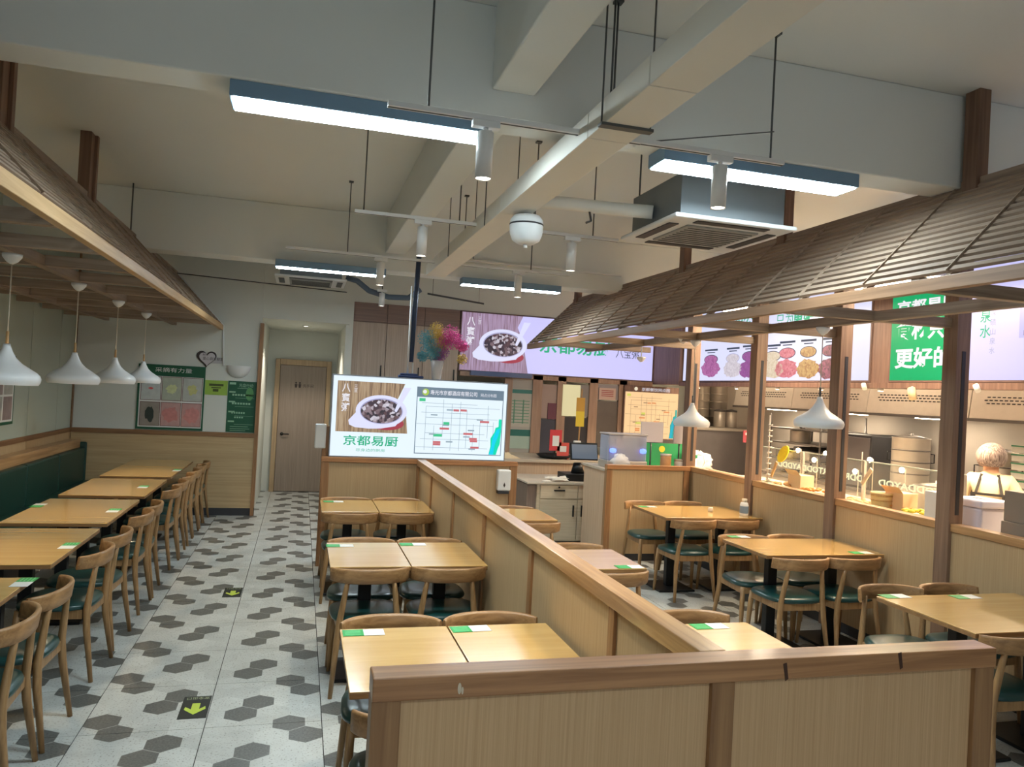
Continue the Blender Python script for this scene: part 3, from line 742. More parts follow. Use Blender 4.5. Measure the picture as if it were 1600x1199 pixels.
# ------------------------------------------------------------------ signs
class Sign:
    """a flat print in its own plane: org lower corner, ux reading direction, uy up; layers of real thin sheets"""
    def __init__(s, parent, org, ux, uy):
        s.p = parent; s.o = Vector(org); s.x = Vector(ux); s.y = Vector(uy); s.n = s.x.cross(s.y)
    def poly(s, name, polys, m, layer=1):
        mb = MB()
        for q in polys: mb.prism(q, s.o + s.n * (.0012 * (layer - 1)), s.x, s.y, .0012)
        return mb.build(name, m, s.p)
    def rect(s, name, u0, u1, v0, v1, m, layer=1):
        return s.poly(name, [[(u0, v0), (u1, v0), (u1, v1), (u0, v1)]], m, layer)
    def rects(s, name, rs, m, layer=1):
        return s.poly(name, [[(a, c), (b, c), (b, d), (a, d)] for a, b, c, d in rs], m, layer)
    def txt(s, name, body, u, v, size, m, layer=2, width=None, bold=0, mirror=False):
        return text(name, body, m, s.o + s.x * u + s.y * v, s.x, s.y, size, s.p, width, bold, .0012 * layer, mirror)
    def vtxt(s, name, body, u, v, size, m, layer=2, gap=1.15, bold=0):
        for k, ch in enumerate(body): s.txt(name, ch, u, v - size * gap * k, size, m, layer, width=size * .95, bold=bold)
GW = glow('sign white', (.78, .90, 1, 1), .98 * SIGN)
GLAV = glow('sign lavender', (.62, .60, 1, 1), .95 * SIGN)
GBOWL = glow('sign bowl', (.74, .76, 1, 1), .95 * SIGN)
GBOWLS = glow('sign bowl rim', (.5, .5, .8, 1), .75 * SIGN)
GTXTG = glow('sign green letters', (.01, .50, .25, 1), .8 * SIGN)
GTXTD = glow('sign dark letters', (.05, .07, .12, 1), .6 * SIGN)
GTXTW = glow('sign white letters', (.86, .86, .95, 1), .9 * SIGN)
GTAN = glow_noise('sign tan timber', [sr(120, 92, 72), sr(176, 146, 112), sr(196, 172, 140)], 3, .8 * SIGN, 'noise', (26, 26, 1.2))
GLIL = glow_noise('sign lilac timber', [sr(140, 110, 130), sr(178, 150, 180), sr(190, 166, 200)], 3, .8 * SIGN, 'noise', (20, 20, .9))
GCONG = glow_noise('sign porridge', [sr(34, 26, 46), sr(54, 40, 60), sr(90, 60, 70), sr(150, 130, 140), sr(230, 226, 240)], 34, .8 * SIGN)
GCONG2 = glow_noise('sign porridge large', [sr(34, 26, 46), sr(54, 40, 60), sr(90, 60, 70), sr(150, 130, 140), sr(230, 226, 240)], 26, .8 * SIGN)
GRED = glow('sign red cloth', (.5, .06, .10, 1), .7 * SIGN)
def bowl(s, cx, cy, r, m_in, layer=2):
    body = ell(cx, cy, 1.05 * r, .66 * r, 40)
    s.poly('red_cloth', [ell(cx + .25 * r, cy - .5 * r, .7 * r, .28 * r, 24)], GRED, layer)
    s.poly('bowl_lip', [[(cx - 1.0 * r, cy - .05 * r), (cx - 1.32 * r, cy - .42 * r), (cx - 1.28 * r, cy - .6 * r), (cx - 1.05 * r, cy - .7 * r), (cx - .5 * r, cy - .74 * r), (cx, cy - .72 * r), (cx + .6 * r, cy - .6 * r), (cx + 1.0 * r, cy - .1 * r)]], GBOWL, layer + 1)
    s.poly('bowl_rim', [body], GBOWL, layer + 2)
    s.poly('bowl_shadow', [ell(cx, cy, .88 * r, .53 * r, 40)], GBOWLS, layer + 3)
    s.poly('porridge', [ell(cx, cy - .01 * r, .84 * r, .49 * r, 40)], m_in, layer + 4)
    s.poly('spoon', [[(cx + .52 * r, cy + .02 * r), (cx + .62 * r, cy - .02 * r), (cx + 1.18 * r, cy + 1.02 * r), (cx + .88 * r, cy + 1.02 * r)]], GBOWL, layer + 5)

# lit sign box on the cross partition
lb = thing('sign_box', 'white lit sign box with a porridge picture and a street map', 'sign', (1.215, 7.9, 1.10))
X0, X1, Z0, Z1 = .296, 2.137, 1.10, 1.937
MB().box(X0, X1, 7.86, 7.96, Z0, Z1).build('case', mat('aluminium case', sr(150, 156, 166), .4, .5, var=.04), lb, .004)
S = Sign(lb, (X0, 7.86, Z0), (1, 0, 0), (0, 0, 1)); w, h = X1 - X0, Z1 - Z0
S.rect('lit_face', .012, w - .012, .012, h - .012, GW, 1)
S.rect('wood_picture', .03 * w, .425 * w, .31 * h, .925 * h, GTAN, 2)
S.poly('white_sweep', [[(.425 * w, .31 * h), (.425 * w, .925 * h), (.40 * w, .925 * h), (.36 * w, .72 * h), (.41 * w, .6 * h)]], GW, 3)
bowl(S, .275 * w, .575 * h, .135 * w, GCONG, 3)
S.vtxt('lettering', '八寶粥', .055 * w, .79 * h, .085, GTXTW, 4, bold=.012)
S.vtxt('lettering', '三豆', .12 * w, .84 * h, .035, GTXTW, 4)
S.txt('lettering', '京都易厨', .075 * w, .145 * h, .105, GTXTG, 3, width=.30 * w, bold=.015)
S.txt('lettering', '您身边的厨房', .145 * w, .075 * h, .03, GTXTG, 3, width=.16 * w)
mu0, mu1, mv0, mv1 = .468 * w, .975 * w, .07 * h, .9 * h
S.rect('map_border', mu0, mu1, mv0, mv1, glow('map border', (.10, .16, .22, 1), .6), 2)
S.rect('map_sheet', mu0 + .008, mu1 - .008, mv0 + .008, mv1 - .008, GW, 3)
S.rect('map_header', mu0, mu1, mv1 - .125 * h, mv1, glow('map header slate', (.14, .2, .26, 1), .6), 4)
S.poly('map_emblem', [ell(mu0 + .09, mv1 - .0625 * h, .036, .036, 20)], glow('emblem lime', (.42, .62, .08, 1), .5), 5)
S.poly('map_emblem_core', [ell(mu0 + .082, mv1 - .058 * h, .02, .02, 16)], GTXTW, 6)
S.txt('lettering', '寿光市京都酒店有限公司', mu0 + .14, mv1 - .092 * h, .05, GTXTW, 5, width=.50, bold=.01)
S.txt('lettering', '网点分布图', mu0 + .68, mv1 - .088 * h, .035, GTXTW, 5, width=.17)
def street_map(S, u0, u1, v0, v1, ml, mr, mg, m_riv, m_riv2, layer):
    rnd = random.Random(3); W_, H_ = u1 - u0, v1 - v0
    o_ = S.rects('map_streets', [(u0 + W_ * f, u0 + W_ * f + .004, v0 + H_ * a, v0 + H_ * b) for f, a, b in ((.1, .05, .85), (.2, .05, .5), (.3, .3, .98), (.4, .05, .9), (.5, .05, .95), (.58, .1, .8), (.66, .05, .55), (.74, .1, .6), (.83, .3, .9), (.9, .2, .6))] +
            [(u0 + W_ * a, u0 + W_ * b, v0 + H_ * f, v0 + H_ * f + .004) for f, a, b in ((.1, .0, .84), (.25, .05, .85), (.36, .1, .8), (.52, .0, .9), (.64, .1, .95), (.73, .05, .85), (.84, .1, .97), (.9, .05, .7))], ml, layer)
    o_['kind'] = 'stuff'
    o_ = S.rects('map_labels', [(u0 + W_ * a, u0 + W_ * a + .07, v0 + H_ * b, v0 + H_ * b + .014) for a, b in ((.16, .68), (.34, .78), (.6, .42), (.15, .33), (.35, .2), (.7, .62), (.55, .3), (.3, .5), (.62, .08))], ml, layer + 1)
    o_['kind'] = 'stuff'
    o_ = S.rects('map_red_labels', [(u0 + W_ * a, u0 + W_ * a + c, v0 + H_ * b, v0 + H_ * b + .022) for a, b, c in ((.42, .77, .06), (.5, .775, .07), (.27, .43, .1), (.2, .14, .08), (.2, .18, .08), (.63, .22, .08), (.62, .26, .085), (.55, .35, .1), (.74, .58, .1), (.64, .1, .09))], mr, layer + 1)
    o_['kind'] = 'stuff'
    o_ = S.rects('map_green_blocks', [(u0 + W_ * .02, u0 + W_ * .09, v0 + H_ * .93, v0 + H_ * .985), (u0 + W_ * .31, u0 + W_ * .38, v0 + H_ * .52, v0 + H_ * .57), (u0 + W_ * .2, u0 + W_ * .3, v0 + H_ * .3, v0 + H_ * .35)], mg, layer + 1)
    o_['kind'] = 'stuff'
    riv = [(.86, 0), (.95, .0), (.97, .12), (.99, .2), (1.0, .42), (1.0, .66), (.965, .66), (.965, .52), (.93, .5), (.92, .42), (.875, .3), (.88, .15)]
    S.poly('map_river_bank', [[(u0 + W_ * a, v0 + H_ * b) for a, b in riv]], m_riv, layer + 1)
    S.poly('map_river', [[(u0 + W_ * a, v0 + H_ * b) for a, b in ((.865, .0), (.915, 0), (.93, .18), (.97, .36), (.99, .5), (.945, .46), (.9, .3), (.89, .15))]], m_riv2, layer + 2)
street_map(S, mu0 + .01, mu1 - .01, mv0 + .01, mv1 - .13 * h, glow('map grey', (.34, .46, .54, 1), .45), glow('map red', (.62, .16, .18, 1), .5), glow('map green', (.06, .6, .28, 1), .5), glow('river green', (.0, .68, .42, 1), .55), glow('river cyan', (.0, .62, .85, 1), .55), 4)

# dark blue pole and flower vase standing on the sign box
pl = thing('blue_pole', 'dark blue pole with a thin white tube rising from the sign box to the duct', 'pole', (1.1, 7.93, 1.94))
b0, b1 = at(642, 566, y=7.94), at(655, 398, y=7.94)
MB().tube([b0, b1], .026, 12).build('sleeve', mat('navy sleeve', sr(36, 54, 84), .5, var=.05), pl)
MB().tube([(b0.x - .03, 7.93, 1.937), (b0.x - .03, 7.93, 2.9)], .011, 8).tube([(b0.x + .02, 7.93, 1.937), (b0.x + .02, 7.93, 2.1)], .008, 8).build('white_tube', WPLAST, pl)
bk = thing('folded_cloth', 'small dark blue folded cloth lying on the sign box', 'cloth', (1.08, 7.91, 1.94))
MB().box(.96, 1.22, 7.87, 7.955, 1.937, 1.965).box(.98, 1.16, 7.88, 7.95, 1.965, 1.985).build('folded_layer', mat('navy cloth', sr(50, 66, 110), .8, var=.15, vs=20), bk, .01)
vs_ = thing('flower_vase', 'clear cylindrical vase with pink, yellow and blue dried flowers on the sign box', 'vase', (1.35, 7.91, 1.937))
MB().lathe([(.045, 0), (.05, .01), (.06, .12), (.075, .2), (.071, .2), (.056, .12), (.046, .014), (0, .012)], (1.36, 7.91, 1.937), 24).build('glass_body', glass('vase glass', (.86, .88, .9, 1), .55), vs_)
MB().lathe([(.0, .014), (.042, .014), (.05, .1), (0, .1)], (1.36, 7.91, 1.937), 18).build('filling', mat('purple filling', sr(120, 70, 110), .7, var=.2, vs=30), vs_)
rnd = random.Random(11)
st = MB()
for k in range(26):
    a = rnd.uniform(0, 2 * PI); r = rnd.uniform(.02, .16)
    st.tube([(1.36, 7.91, 2.0), (1.36 + .3 * r * math.cos(a), 7.91 + .3 * r * math.sin(a), 2.2), (1.36 + r * math.cos(a), 7.91 + .7 * r * math.sin(a), 2.38)], .0025, 4)
st.build('stems', mat('dried stems', sr(150, 140, 110), .8), vs_)
def puff(name, centres, col, n):
    mb = MB()
    for (cx, cy, cz, rr) in centres:
        for k in range(n):
            d = Vector((rnd.gauss(0, 1), rnd.gauss(0, 1), rnd.gauss(0, 1))).normalized() * rr * 1.25 * rnd.random() ** .6
            c = Vector((cx, cy, cz)) + d; q = rnd.uniform(.004, .008)
            ax = Vector((rnd.gauss(0, 1), rnd.gauss(0, 1), rnd.gauss(0, 1))).normalized(); u = ax.orthogonal().normalized(); v = ax.cross(u)
            mb.add([c + u * q, c + v * q, c - u * q, c - v * q, c + ax * q * .8, c - ax * q * .8], [(0, 1, 4), (1, 2, 4), (2, 3, 4), (3, 0, 4), (1, 0, 5), (2, 1, 5), (3, 2, 5), (0, 3, 5)])
    o = mb.build(name, mat(name + ' petals', col, .8, var=.25, vs=60), vs_); o['kind'] = 'stuff'
puff('pink_flowers', [(1.49, 7.91, 2.42, .09), (1.56, 7.9, 2.34, .08), (1.44, 7.9, 2.34, .08), (1.63, 7.91, 2.3, .05)], sr(214, 90, 160), 520)
puff('yellow_flowers', [(1.33, 7.9, 2.46, .07), (1.36, 7.91, 2.4, .06), (1.63, 7.93, 2.17, .05), (1.4, 7.92, 2.3, .04)], sr(206, 178, 100), 380)
puff('blue_flowers', [(1.24, 7.91, 2.36, .085), (1.27, 7.9, 2.25, .09), (1.33, 7.9, 2.2, .07), (1.2, 7.92, 2.17, .05)], sr(96, 160, 172), 460)
puff('purple_flowers', [(1.41, 7.9, 2.22, .06), (1.37, 7.9, 2.14, .05)], sr(150, 90, 150), 320)

# big menu board at the back
BY = 11.3
def caseframe(t, x0, x1, y0, y1, z0, z1, name='case'):
    MB().box(x0, x1, y0, y1, z0, z1).build(name, mat('board case brown', sr(110, 88, 82), .5, var=.05), t, .004)
mb_ = thing('menu_board', 'wide lavender lit board with a porridge bowl picture and green characters', 'sign', (3.9, BY, 2.14))
caseframe(mb_, 2.27, 5.5, BY, BY + .1, 2.13, 3.05)
S = Sign(mb_, (2.27, BY, 2.13), (1, 0, 0), (0, 0, 1)); w, h = 3.23, .92
S.rect('lit_face', .02, w - .02, .02, h - .02, GLAV, 1)
S.rect('wood_picture', .02, 1.10, .02, h - .02, GLIL, 2)
S.poly('white_sweep', [[(1.1, .02), (1.10, h - .02), (.98, h - .02), (.9, .72), (1.0, .5)]], GLAV, 3)
bowl(S, .68, .44, .36, GCONG2, 3)
S.vtxt('lettering', '八寶粥', .1, .70, .13, GTXTW, 4, bold=.012)
S.vtxt('lettering', '三豆', .27, .79, .05, GTXTW, 4)
S.txt('lettering', '京都易厨', 1.27, .36, .28, GTXTG, 2, width=1.2, bold=.02)
S.txt('lettering', '八宝粥', 2.56, .36, .15, GTXTD, 2, width=.4)

# boards along the kitchen front (plane x = 5.55, reading towards the viewer)
BX = 5.55
def kboard(name, label, y0, y1, z0, z1, face):
    t = thing(name, label, 'sign', (BX, (y0 + y1) / 2, z0))
    caseframe(t, BX, BX + .1, y0, y1, z0, z1)
    s = Sign(t, (BX, y1, z0), (0, -1, 0), (0, 0, 1))
    s.rect('lit_face', .02, y1 - y0 - .02, .02, z1 - z0 - .02, face, 1)
    return t, s
kb, S = kboard('menu_board', 'long white lit board with heaps of coloured grains', 6.46, 10.4, 2.14, 3.16, glow('board white', (.72, .74, .98, 1), .95 * SIGN))
GR = [(sr(150, 60, 130), sr(190, 110, 170)), (sr(196, 186, 196), sr(226, 218, 226)), (sr(130, 44, 130), sr(156, 70, 156)), (sr(210, 190, 160), sr(232, 216, 190)), (sr(196, 56, 90), sr(232, 130, 150)), (sr(170, 110, 40), sr(222, 176, 100)), (sr(90, 24, 50), sr(186, 90, 120))]
for k, (px, pyt, pyb) in enumerate(((1111, 562, 578), (1145, 560, 577), (1170, 557, 577), (1207, 557, 575), (1230, 552, 575), (1263, 550, 575), (1297, 548, 575))):
    q = at(px, pyt, x=BX); u = 10.4 - q.y; v = q.z - 2.14
    hd_, hh_ = (9.8, 14) if k < 3 else (12, 17)
    r = (at(px - hd_, pyt, x=BX).y - at(px + hd_, pyt, x=BX).y) / 2; r2 = (at(px - hh_, pyt, x=BX).y - at(px + hh_, pyt, x=BX).y) / 2
    hz_ = v - (at(px, 576.5, x=BX).z - 2.14)
    g = glow_noise('grain %d' % k, [GR[k][0], GR[k][1], GR[k][0], GR[k][1]], 45, .5)
    S.poly('grain_dish', [ell(u, v, r * 1.08, .066, 26)], GTXTD if k != 1 else GBOWLS, 2)
    S.poly('grain_dish_fill', [ell(u, v, r, .058, 26)], g, 3)
    rr = random.Random(k)
    S.poly('grain_heap', [[(u + r2 * (1 + rr.uniform(-.13, .13)) * math.cos(a), v - hz_ + .112 * (1 + rr.uniform(-.12, .12)) * math.sin(a)) for a in [2 * PI * i / 30 for i in range(30)]]], g, 4)
    S.rects('caption', [(u - r, u + r, v + .12, v + .145), (u - r * .6, u + r * .6, v + .09, v + .104)], GTXTD, 2)
S.txt('lettering', '4529公里', 1.1, .72, .17, GTXTG, 2, width=.95, bold=.01)
S.txt('lettering', '只为', 10.4 - at(1212, 525, x=BX).y, .68, .15, GTXTG, 2, width=.33)
S.txt('lettering', '更好食材', 10.4 - at(1238, 525, x=BX).y, .665, .18, GTXTG, 2, width=.75, bold=.03)
GG = glow('board green', (.0, .46, .16, 1), .85 * SIGN)
kb2, S = kboard('menu_board', 'bright green lit board with white characters', 5.36, 6.21, 2.14, 3.1, GG)
S.txt('lettering', '京都易厨', .08, .66, .13, GTXTW, 2, width=.72, bold=.03)
S.txt('lettering', '食材只用', .08, .40, .2, GTXTW, 2, width=.76, bold=.03)
S.txt('lettering', '更好的', .08, .13, .2, GTXTW, 2, width=.68, bold=.03)
kb3, S = kboard('menu_board', 'pale lavender lit board with green vertical characters and bottled water', 2.6, 5.33, 2.14, 3.25, GLAV)
S.vtxt('lettering', '泉水', 5.33 - at(1532, 505, x=BX).y, .51, .11, GTXTG, 2, gap=1.2, bold=.01)
S.vtxt('lettering', '深碛山泉水', 5.33 - at(1548, 500, x=BX).y, .56, .055, glow('board grey text', (.4, .42, .55, 1), .45), 2, gap=1.45)
S.rect('bottle_pack', .52, .9, .36, .72, glow('bottle pack print', (.5, .5, .9, 1), .48), 2)
S.rects('bottle_pack_label', [(.56, .86, .60, .68), (.56, .86, .38, .42)], glow('bottle label print', (.3, .3, .65, 1), .4), 3)
# brown boarding between and around the boards, and the ledge with small spots under them
BRN = wood('board brown boarding', sr(112, 86, 76), sr(142, 112, 98), 2, 20, .5)
sbox('trim_5', BRN, BX + .01, BX + .12, 6.21, 6.46, 2.1, 3.2)
sbox('trim_6', BRN, 5.5, 5.75, 10.42, 11.4, 2.1, 3.2)
sbox('trim_7', BRN, BX - .04, BX + .14, 2.5, 10.42, 2.08, 2.135)
sbox('wall_header', WALLW, BX + .1, BX + .25, 2.0, 11.4, 3.16, CZ)
sbox('wall_header', WALLW, .66, 5.7, BY + .02, BY + .2, 3.05, CZ)

# ------------------------------------------------------------------ prints and fittings on the back-left wall
WY = 10.838
vb = thing('picture_board', 'green headed notice board with six framed vegetable pictures', 'notice board', (-1.64, WY, 1.11))
MB().box(-2.055, -1.24, WY - .02, WY, 1.115, 1.965).build('backing', DGREEN, vb, .003)
S = Sign(vb, (-2.055, WY - .02, 1.115), (1, 0, 0), (0, 0, 1)); w, h = .815, .85
S.rect('white_sheet', .025, w - .02, .03, .70, PAPER, 1)
S.txt('lettering', '采摘有力量', .2, .755, .06, PAPER, 2, width=.45)
VEG = [(sr(196, 200, 198), sr(220, 90, 90)), (sr(176, 182, 166), sr(206, 212, 160)), (sr(182, 186, 180), sr(196, 196, 130)), (sr(150, 140, 130), sr(46, 56, 50)), (sr(190, 150, 146), sr(196, 130, 126)), (sr(190, 146, 142), sr(200, 134, 130))]
for k in range(6):
    i, j = k % 3, k // 3
    u0 = .04 + i * .252; v0 = .38 - j * .335
    S.rect('picture_frame', u0, u0 + .245, v0, v0 + .315, mat('thin maroon frame', sr(110, 74, 74), .5), 2)
    S.rect('picture', u0 + .007, u0 + .238, v0 + .007, v0 + .308, mat('picture print %d' % k, VEG[k][0], .3, var=.2, vs=18), 3)
    rr = random.Random(k); sh = [(.26, .10), (.6, .5), (.5, .55), (.5, .75), (.85, .8), (.85, .8)][k]
    S.poly('picture_motif', [[(u0 + .122 + .1 * sh[0] * (1 + rr.uniform(-.25, .25)) * math.cos(a) * 1.1, v0 + .155 + .13 * sh[1] * (1 + rr.uniform(-.25, .25)) * math.sin(a)) for a in [2 * PI * q / 18 for q in range(18)]]], mat('motif print %d' % k, VEG[k][1], .3, var=.25, vs=24), 4)
ht = thing('heart_sign', 'small heart shaped plaque with a dark outline on the white wall', 'sign', (-1.2, WY, 2.0))
S = Sign(ht, (-1.36, WY - .012, 1.97), (1, 0, 0), (0, 0, 1))
def heart(cx, cy, r, n=40):
    o = []
    for i in range(n):
        t = 2 * PI * i / n; o.append((cx + r * 16 * math.sin(t) ** 3 / 16, cy + r * (13 * math.cos(t) - 5 * math.cos(2 * t) - 2 * math.cos(3 * t) - math.cos(4 * t)) / 16))
    return o
MB().box(-1.2, -1.03, WY - .012, WY, 2.02, 2.1).build('plate', mat('plaque grey', sr(190, 186, 186), .5), ht)
hb = MB().prism(heart(.12, .115, .125), S.o, S.x, S.y, -.011).build('heart_outline', INK, ht)
S.poly('heart_face', [heart(.13, .112, .10)], mat('plaque pale', sr(200, 194, 196), .5), 1)
S.txt('lettering', '爱心商家联盟', .075, .088, .045, INK, 2, width=.26)
S.txt('lettering', '寿光', .07, .145, .03, INK, 2)
lp = thing('lime_poster', 'small lime green poster beside the picture board', 'poster', (-1.1, WY, 1.59))
MB().box(-1.238, -.955, WY - .004, WY, 1.6, 1.795).build('sheet', LIME, lp)
S = Sign(lp, (-1.238, WY - .004, 1.6), (1, 0, 0), (0, 0, 1))
S.rects('printed_block', [(.05, .23, .12, .15), (.08, .2, .09, .105), (.1, .17, .045, .08)], mat('olive print', sr(70, 84, 30), .5), 1)
gp = thing('green_poster', 'tall dark green poster with pale lines at the end of the wall', 'poster', (-.76, WY, 1.11))
MB().box(-.95, -.585, WY - .004, WY, 1.112, 1.80).build('sheet', DGREEN, gp)
S = Sign(gp, (-.95, WY - .004, 1.112), (1, 0, 0), (0, 0, 1)); PL = mat('pale green print', sr(150, 190, 160), .5)
S.rects('printed_lines', [(.02, .1, .64, .67), (.02, .1, .53, .55), (.02, .1, .4, .42), (.02, .1, .265, .285), (.02, .1, .135, .155), (.1, .34, .46, .463), (.1, .34, .345, .348), (.1, .34, .22, .223), (.1, .34, .105, .108), (.05, .28, .075, .08), (.05, .3, .045, .05), (.05, .25, .02, .025), (.12, .26, .59, .595)], PL, 1)
S.rects('printed_titles', [(.06 + k * .035, .085 + k * .035, .49, .515) for k in range(8)] + [(.06 + k * .035, .085 + k * .035, .375, .40) for k in range(7)] + [(.06 + k * .03, .08 + k * .03, .25, .275) for k in range(6)] + [(.1 + k * .03, .12 + k * .03, .19, .21) for k in range(4)], PL, 1)
S.poly('pale_leaf', [ell(.28, .52, .05, .09, 18)], mat('leaf print', sr(90, 150, 90), .5), 1)
S.txt('lettering', '光盘行动', .14, .61, .05, PL, 1, width=.18)
wlm = thing('wall_lamp', 'white half bowl wall lamp at the end of the conduit', 'lamp', (-.83, WY, 1.85))
hv = []; hf = []; n1, n2 = 10, 18
for i in range(n1 + 1):
    ph = PI / 2 * i / n1
    for k in range(n2 + 1):
        a = PI + PI * k / n2; r = .155 * math.cos(ph)
        hv.append((-.83 + r * math.cos(a), WY + r * math.sin(a) * .75, 2.005 - .165 * math.sin(ph)))
for i in range(n1):
    for k in range(n2): q = i * (n2 + 1) + k; hf.append((q, q + 1, q + n2 + 2, q + n2 + 1))
MB().add(hv, hf, True).build('bowl', WPLAST, wlm)
MB().prism([(.155 * math.cos(PI + PI * k / 18), .155 * .75 * math.sin(PI + PI * k / 18)) for k in range(19)], (-.83, WY, 2.0), (1, 0, 0), (0, 1, 0), .006).build('top_plate', WPLAST, wlm)
lpf = thing('framed_notice', 'green headed framed notice on the panelled wall behind the first pendant', 'notice board', (-2.8, 8.3, 1.26))
MB().box(-2.805, -2.785, 7.85, 8.72, 1.26, 1.945).build('backing', DGREEN, lpf, .003)
S = Sign(lpf, (-2.785, 8.72 - .87, 1.26), (0, 1, 0), (0, 0, 1))
S.rect('white_sheet', .03, .84, .03, .55, PAPER, 1)
for i in range(3):
    for j in range(2):
        S.rect('picture', .06 + i * .26, .29 + i * .26, .05 + j * .25, .28 + j * .25, mat('notice print %d' % ((i + j) % 2), (sr(150, 130, 126), sr(170, 168, 160))[(i + j) % 2], .4, var=.3, vs=14), 2)

# floor arrow stickers
for (yy, nm) in ((4.535, 'nearer to the viewer'), (6.915, 'farther up the aisle')):
    t = thing('floor_sticker', 'black floor sticker with a yellow green arrow, ' + nm, 'sticker', (-.472, yy, 0), 0, 'exit arrows on the aisle floor')
    MB().box(-.075, .072, -.15, .15, 0, .0012).build('sheet', mat('black sticker', sr(26, 30, 28), .5), t, local=True)
    MB().prism([(-.02, .05), (.022, .05), (.022, -.03), (.052, .005), (.056, -.03), (0, -.1), (-.056, -.03), (-.052, .005), (-.02, -.03)], (0, 0, .0012), (1, 0, 0), (0, 1, 0), .0006).build('arrow', mat('arrow lime', sr(180, 200, 70), .5), t, local=True)
    text('lettering', '安全出口', mat('sticker letters', sr(170, 180, 140), .5), (-.472 + .062, yy + .135, .0013), (-1, 0, 0), (0, -1, 0), .035, t, width=.12, depth=-.0006 * -1)

# soap dispenser and hand towel box
sd = thing('soap_dispenser', 'white wall soap dispenser on the end of the cross partition', 'dispenser', (2.12, 7.83, .76))
MB().box(2.045, 2.19, 7.745, 7.835, .80, 1.02).build('body', WPLAST, sd, .015, seg=3)
MB().box(2.055, 2.18, 7.755, 7.83, .765, .797).build('spout', DARK, sd, .008)
MB().prism([(0, .03), (.012, 0), (0, -.025), (-.012, 0)], (2.118, 7.744, .86), (1, 0, 0), (0, 0, 1), .002).build('drop_window', INK, sd)
bx = thing('wall_box', 'pale grey wall box on the passage edge beside the sign box', 'dispenser', (.2, 8.0, 1.15))
p0, p1 = at(493, 662, y=8.0), at(508, 700, y=8.0)
MB().box(p0.x, p1.x, 7.9, 8.0, p1.z, p0.z).build('body', WPLAST, bx, .01)
MB().box(.235, .32, 7.93, 8.03, 0, p0.z - .02).build('stand', PINE_Z, bx)

# ------------------------------------------------------------------ cupboards and service screen under the big board
CUPM = wood('cupboard door laminate', sr(170, 152, 136), sr(190, 172, 156), 2, 40, .5, stretch=.02)
CUPH = wood('cupboard header', sr(128, 106, 98), sr(148, 124, 112), 0, 30, .5, stretch=.02)
cu = thing('wall_cupboard', 'tall pale wood cupboard with two doors left of the big menu board', 'cupboard', (1.45, BY, 0))
MB().box(.66, 2.26, BY + .02, BY + .5, 0, 3.05).build('carcass', CUPH, cu)
for a, b in ((.665, 1.16), (1.17, 1.715), (1.725, 2.255)):
    dd = MB().box(a, b, BY, BY + .02, .1, 2.76).build('door', CUPM, cu, .002)
    MB().box(b - .06, b - .045, BY - .02, BY, 1.9, 2.14).build('handle', BLACK, dd)
    MB().box(a, b, BY, BY + .02, 2.775, 3.045).build('header_panel', CUPH, cu, .002)
FR = wood('screen frame wood', sr(158, 128, 108), sr(180, 150, 128), 2, 24, .5)
ss = struct(MB().box(2.27, 6.0, BY + .02, BY + .08, 0, .92).build('wall_service', CUPM))
def px_rect(x0, x1, y0, y1, y=BY):
    a, b = at(x0, y0, y=y), at(x1, y1, y=y); return a.x, b.x, b.z, a.z
FRZ = 2.13
for px0, px1 in ((789, 795), (833, 842), (872, 879), (922, 929), (968, 974)):
    a, b, z0, z1 = px_rect(px0, px1, 600, 720); MB().box(a, b, BY, BY + .08, .92, FRZ).build('mullion', FR, ss, .003)
MB().box(2.3, 5.5, BY, BY + .08, 2.06, FRZ).build('mullion', FR, ss, .003)
for px0, px1, py0, py1, m in ((795, 833, 588, 718, mat('pale screen', sr(176, 170, 160), .4, var=.08, vs=4)), (842, 872, 600, 655, mat('pinkish screen', sr(172, 150, 140), .4, var=.05)), (842, 872, 655, 718, mat('dark shutter', sr(70, 72, 84), .5, var=.1, vs=8)),
        (879, 922, 600, 652, mat('grey screen', sr(140, 134, 130), .4, var=.1)), (879, 922, 652, 718, mat('black screen', sr(44, 44, 52), .4, var=.1)), (929, 968, 600, 626, mat('steel back', sr(150, 144, 146), .4, .3, var=.1)), (929, 968, 626, 700, STEELD)):
    a, b, z0, z1 = px_rect(px0, px1, py0, py1)
    MB().box(a, b, BY + .03, BY + .05, max(z0, .92), min(z1, 2.06)).build('panel', m, ss)
mr = thing('maroon_panel', 'maroon rectangle on the pinkish screen behind the till', 'panel', at(864, 655, y=BY))
a, b, z0, z1 = px_rect(857, 872, 630, 656); MB().box(a, b, BY + .01, BY + .03, z0, z1).build('sheet', mat('maroon', sr(110, 60, 76), .5), mr)
yl = thing('lit_panel', 'pale yellow glowing panel behind the yellow strips', 'light panel', at(892, 652, y=BY))
a, b, z0, z1 = px_rect(880, 904, 601, 651); MB().box(a, b, BY - .03, BY + .02, z0, z1).build('panel', glow('yellow lit panel', (.85, .75, .42, 1), .42), yl, .004)
tb = thing('blue_shelf', 'blue grey glass strip shelf below the big menu board', 'shelf', at(850, 600, y=BY))
a, b, z0, z1 = px_rect(735, 830, 581, 592, BY - .05); MB().box(a, b, BY - .1, BY, z0, z0 + .07).build('strip', mat('blue grey strip', sr(96, 112, 150), .3, var=.1), tb)
ps = thing('service_poster', 'pale poster with green lines behind the lit sign box', 'poster', at(813, 705, y=BY))
a, b, z0, z1 = px_rect(797, 831, 606, 668); MB().box(a, b, BY + .022, BY + .03, z0, z1).build('sheet', mat('faded sheet', sr(186, 182, 168), .5, var=.06, vs=10), ps)
S = Sign(ps, (a, BY + .022, z0), (1, 0, 0), (0, 0, 1)); w, h = b - a, z1 - z0
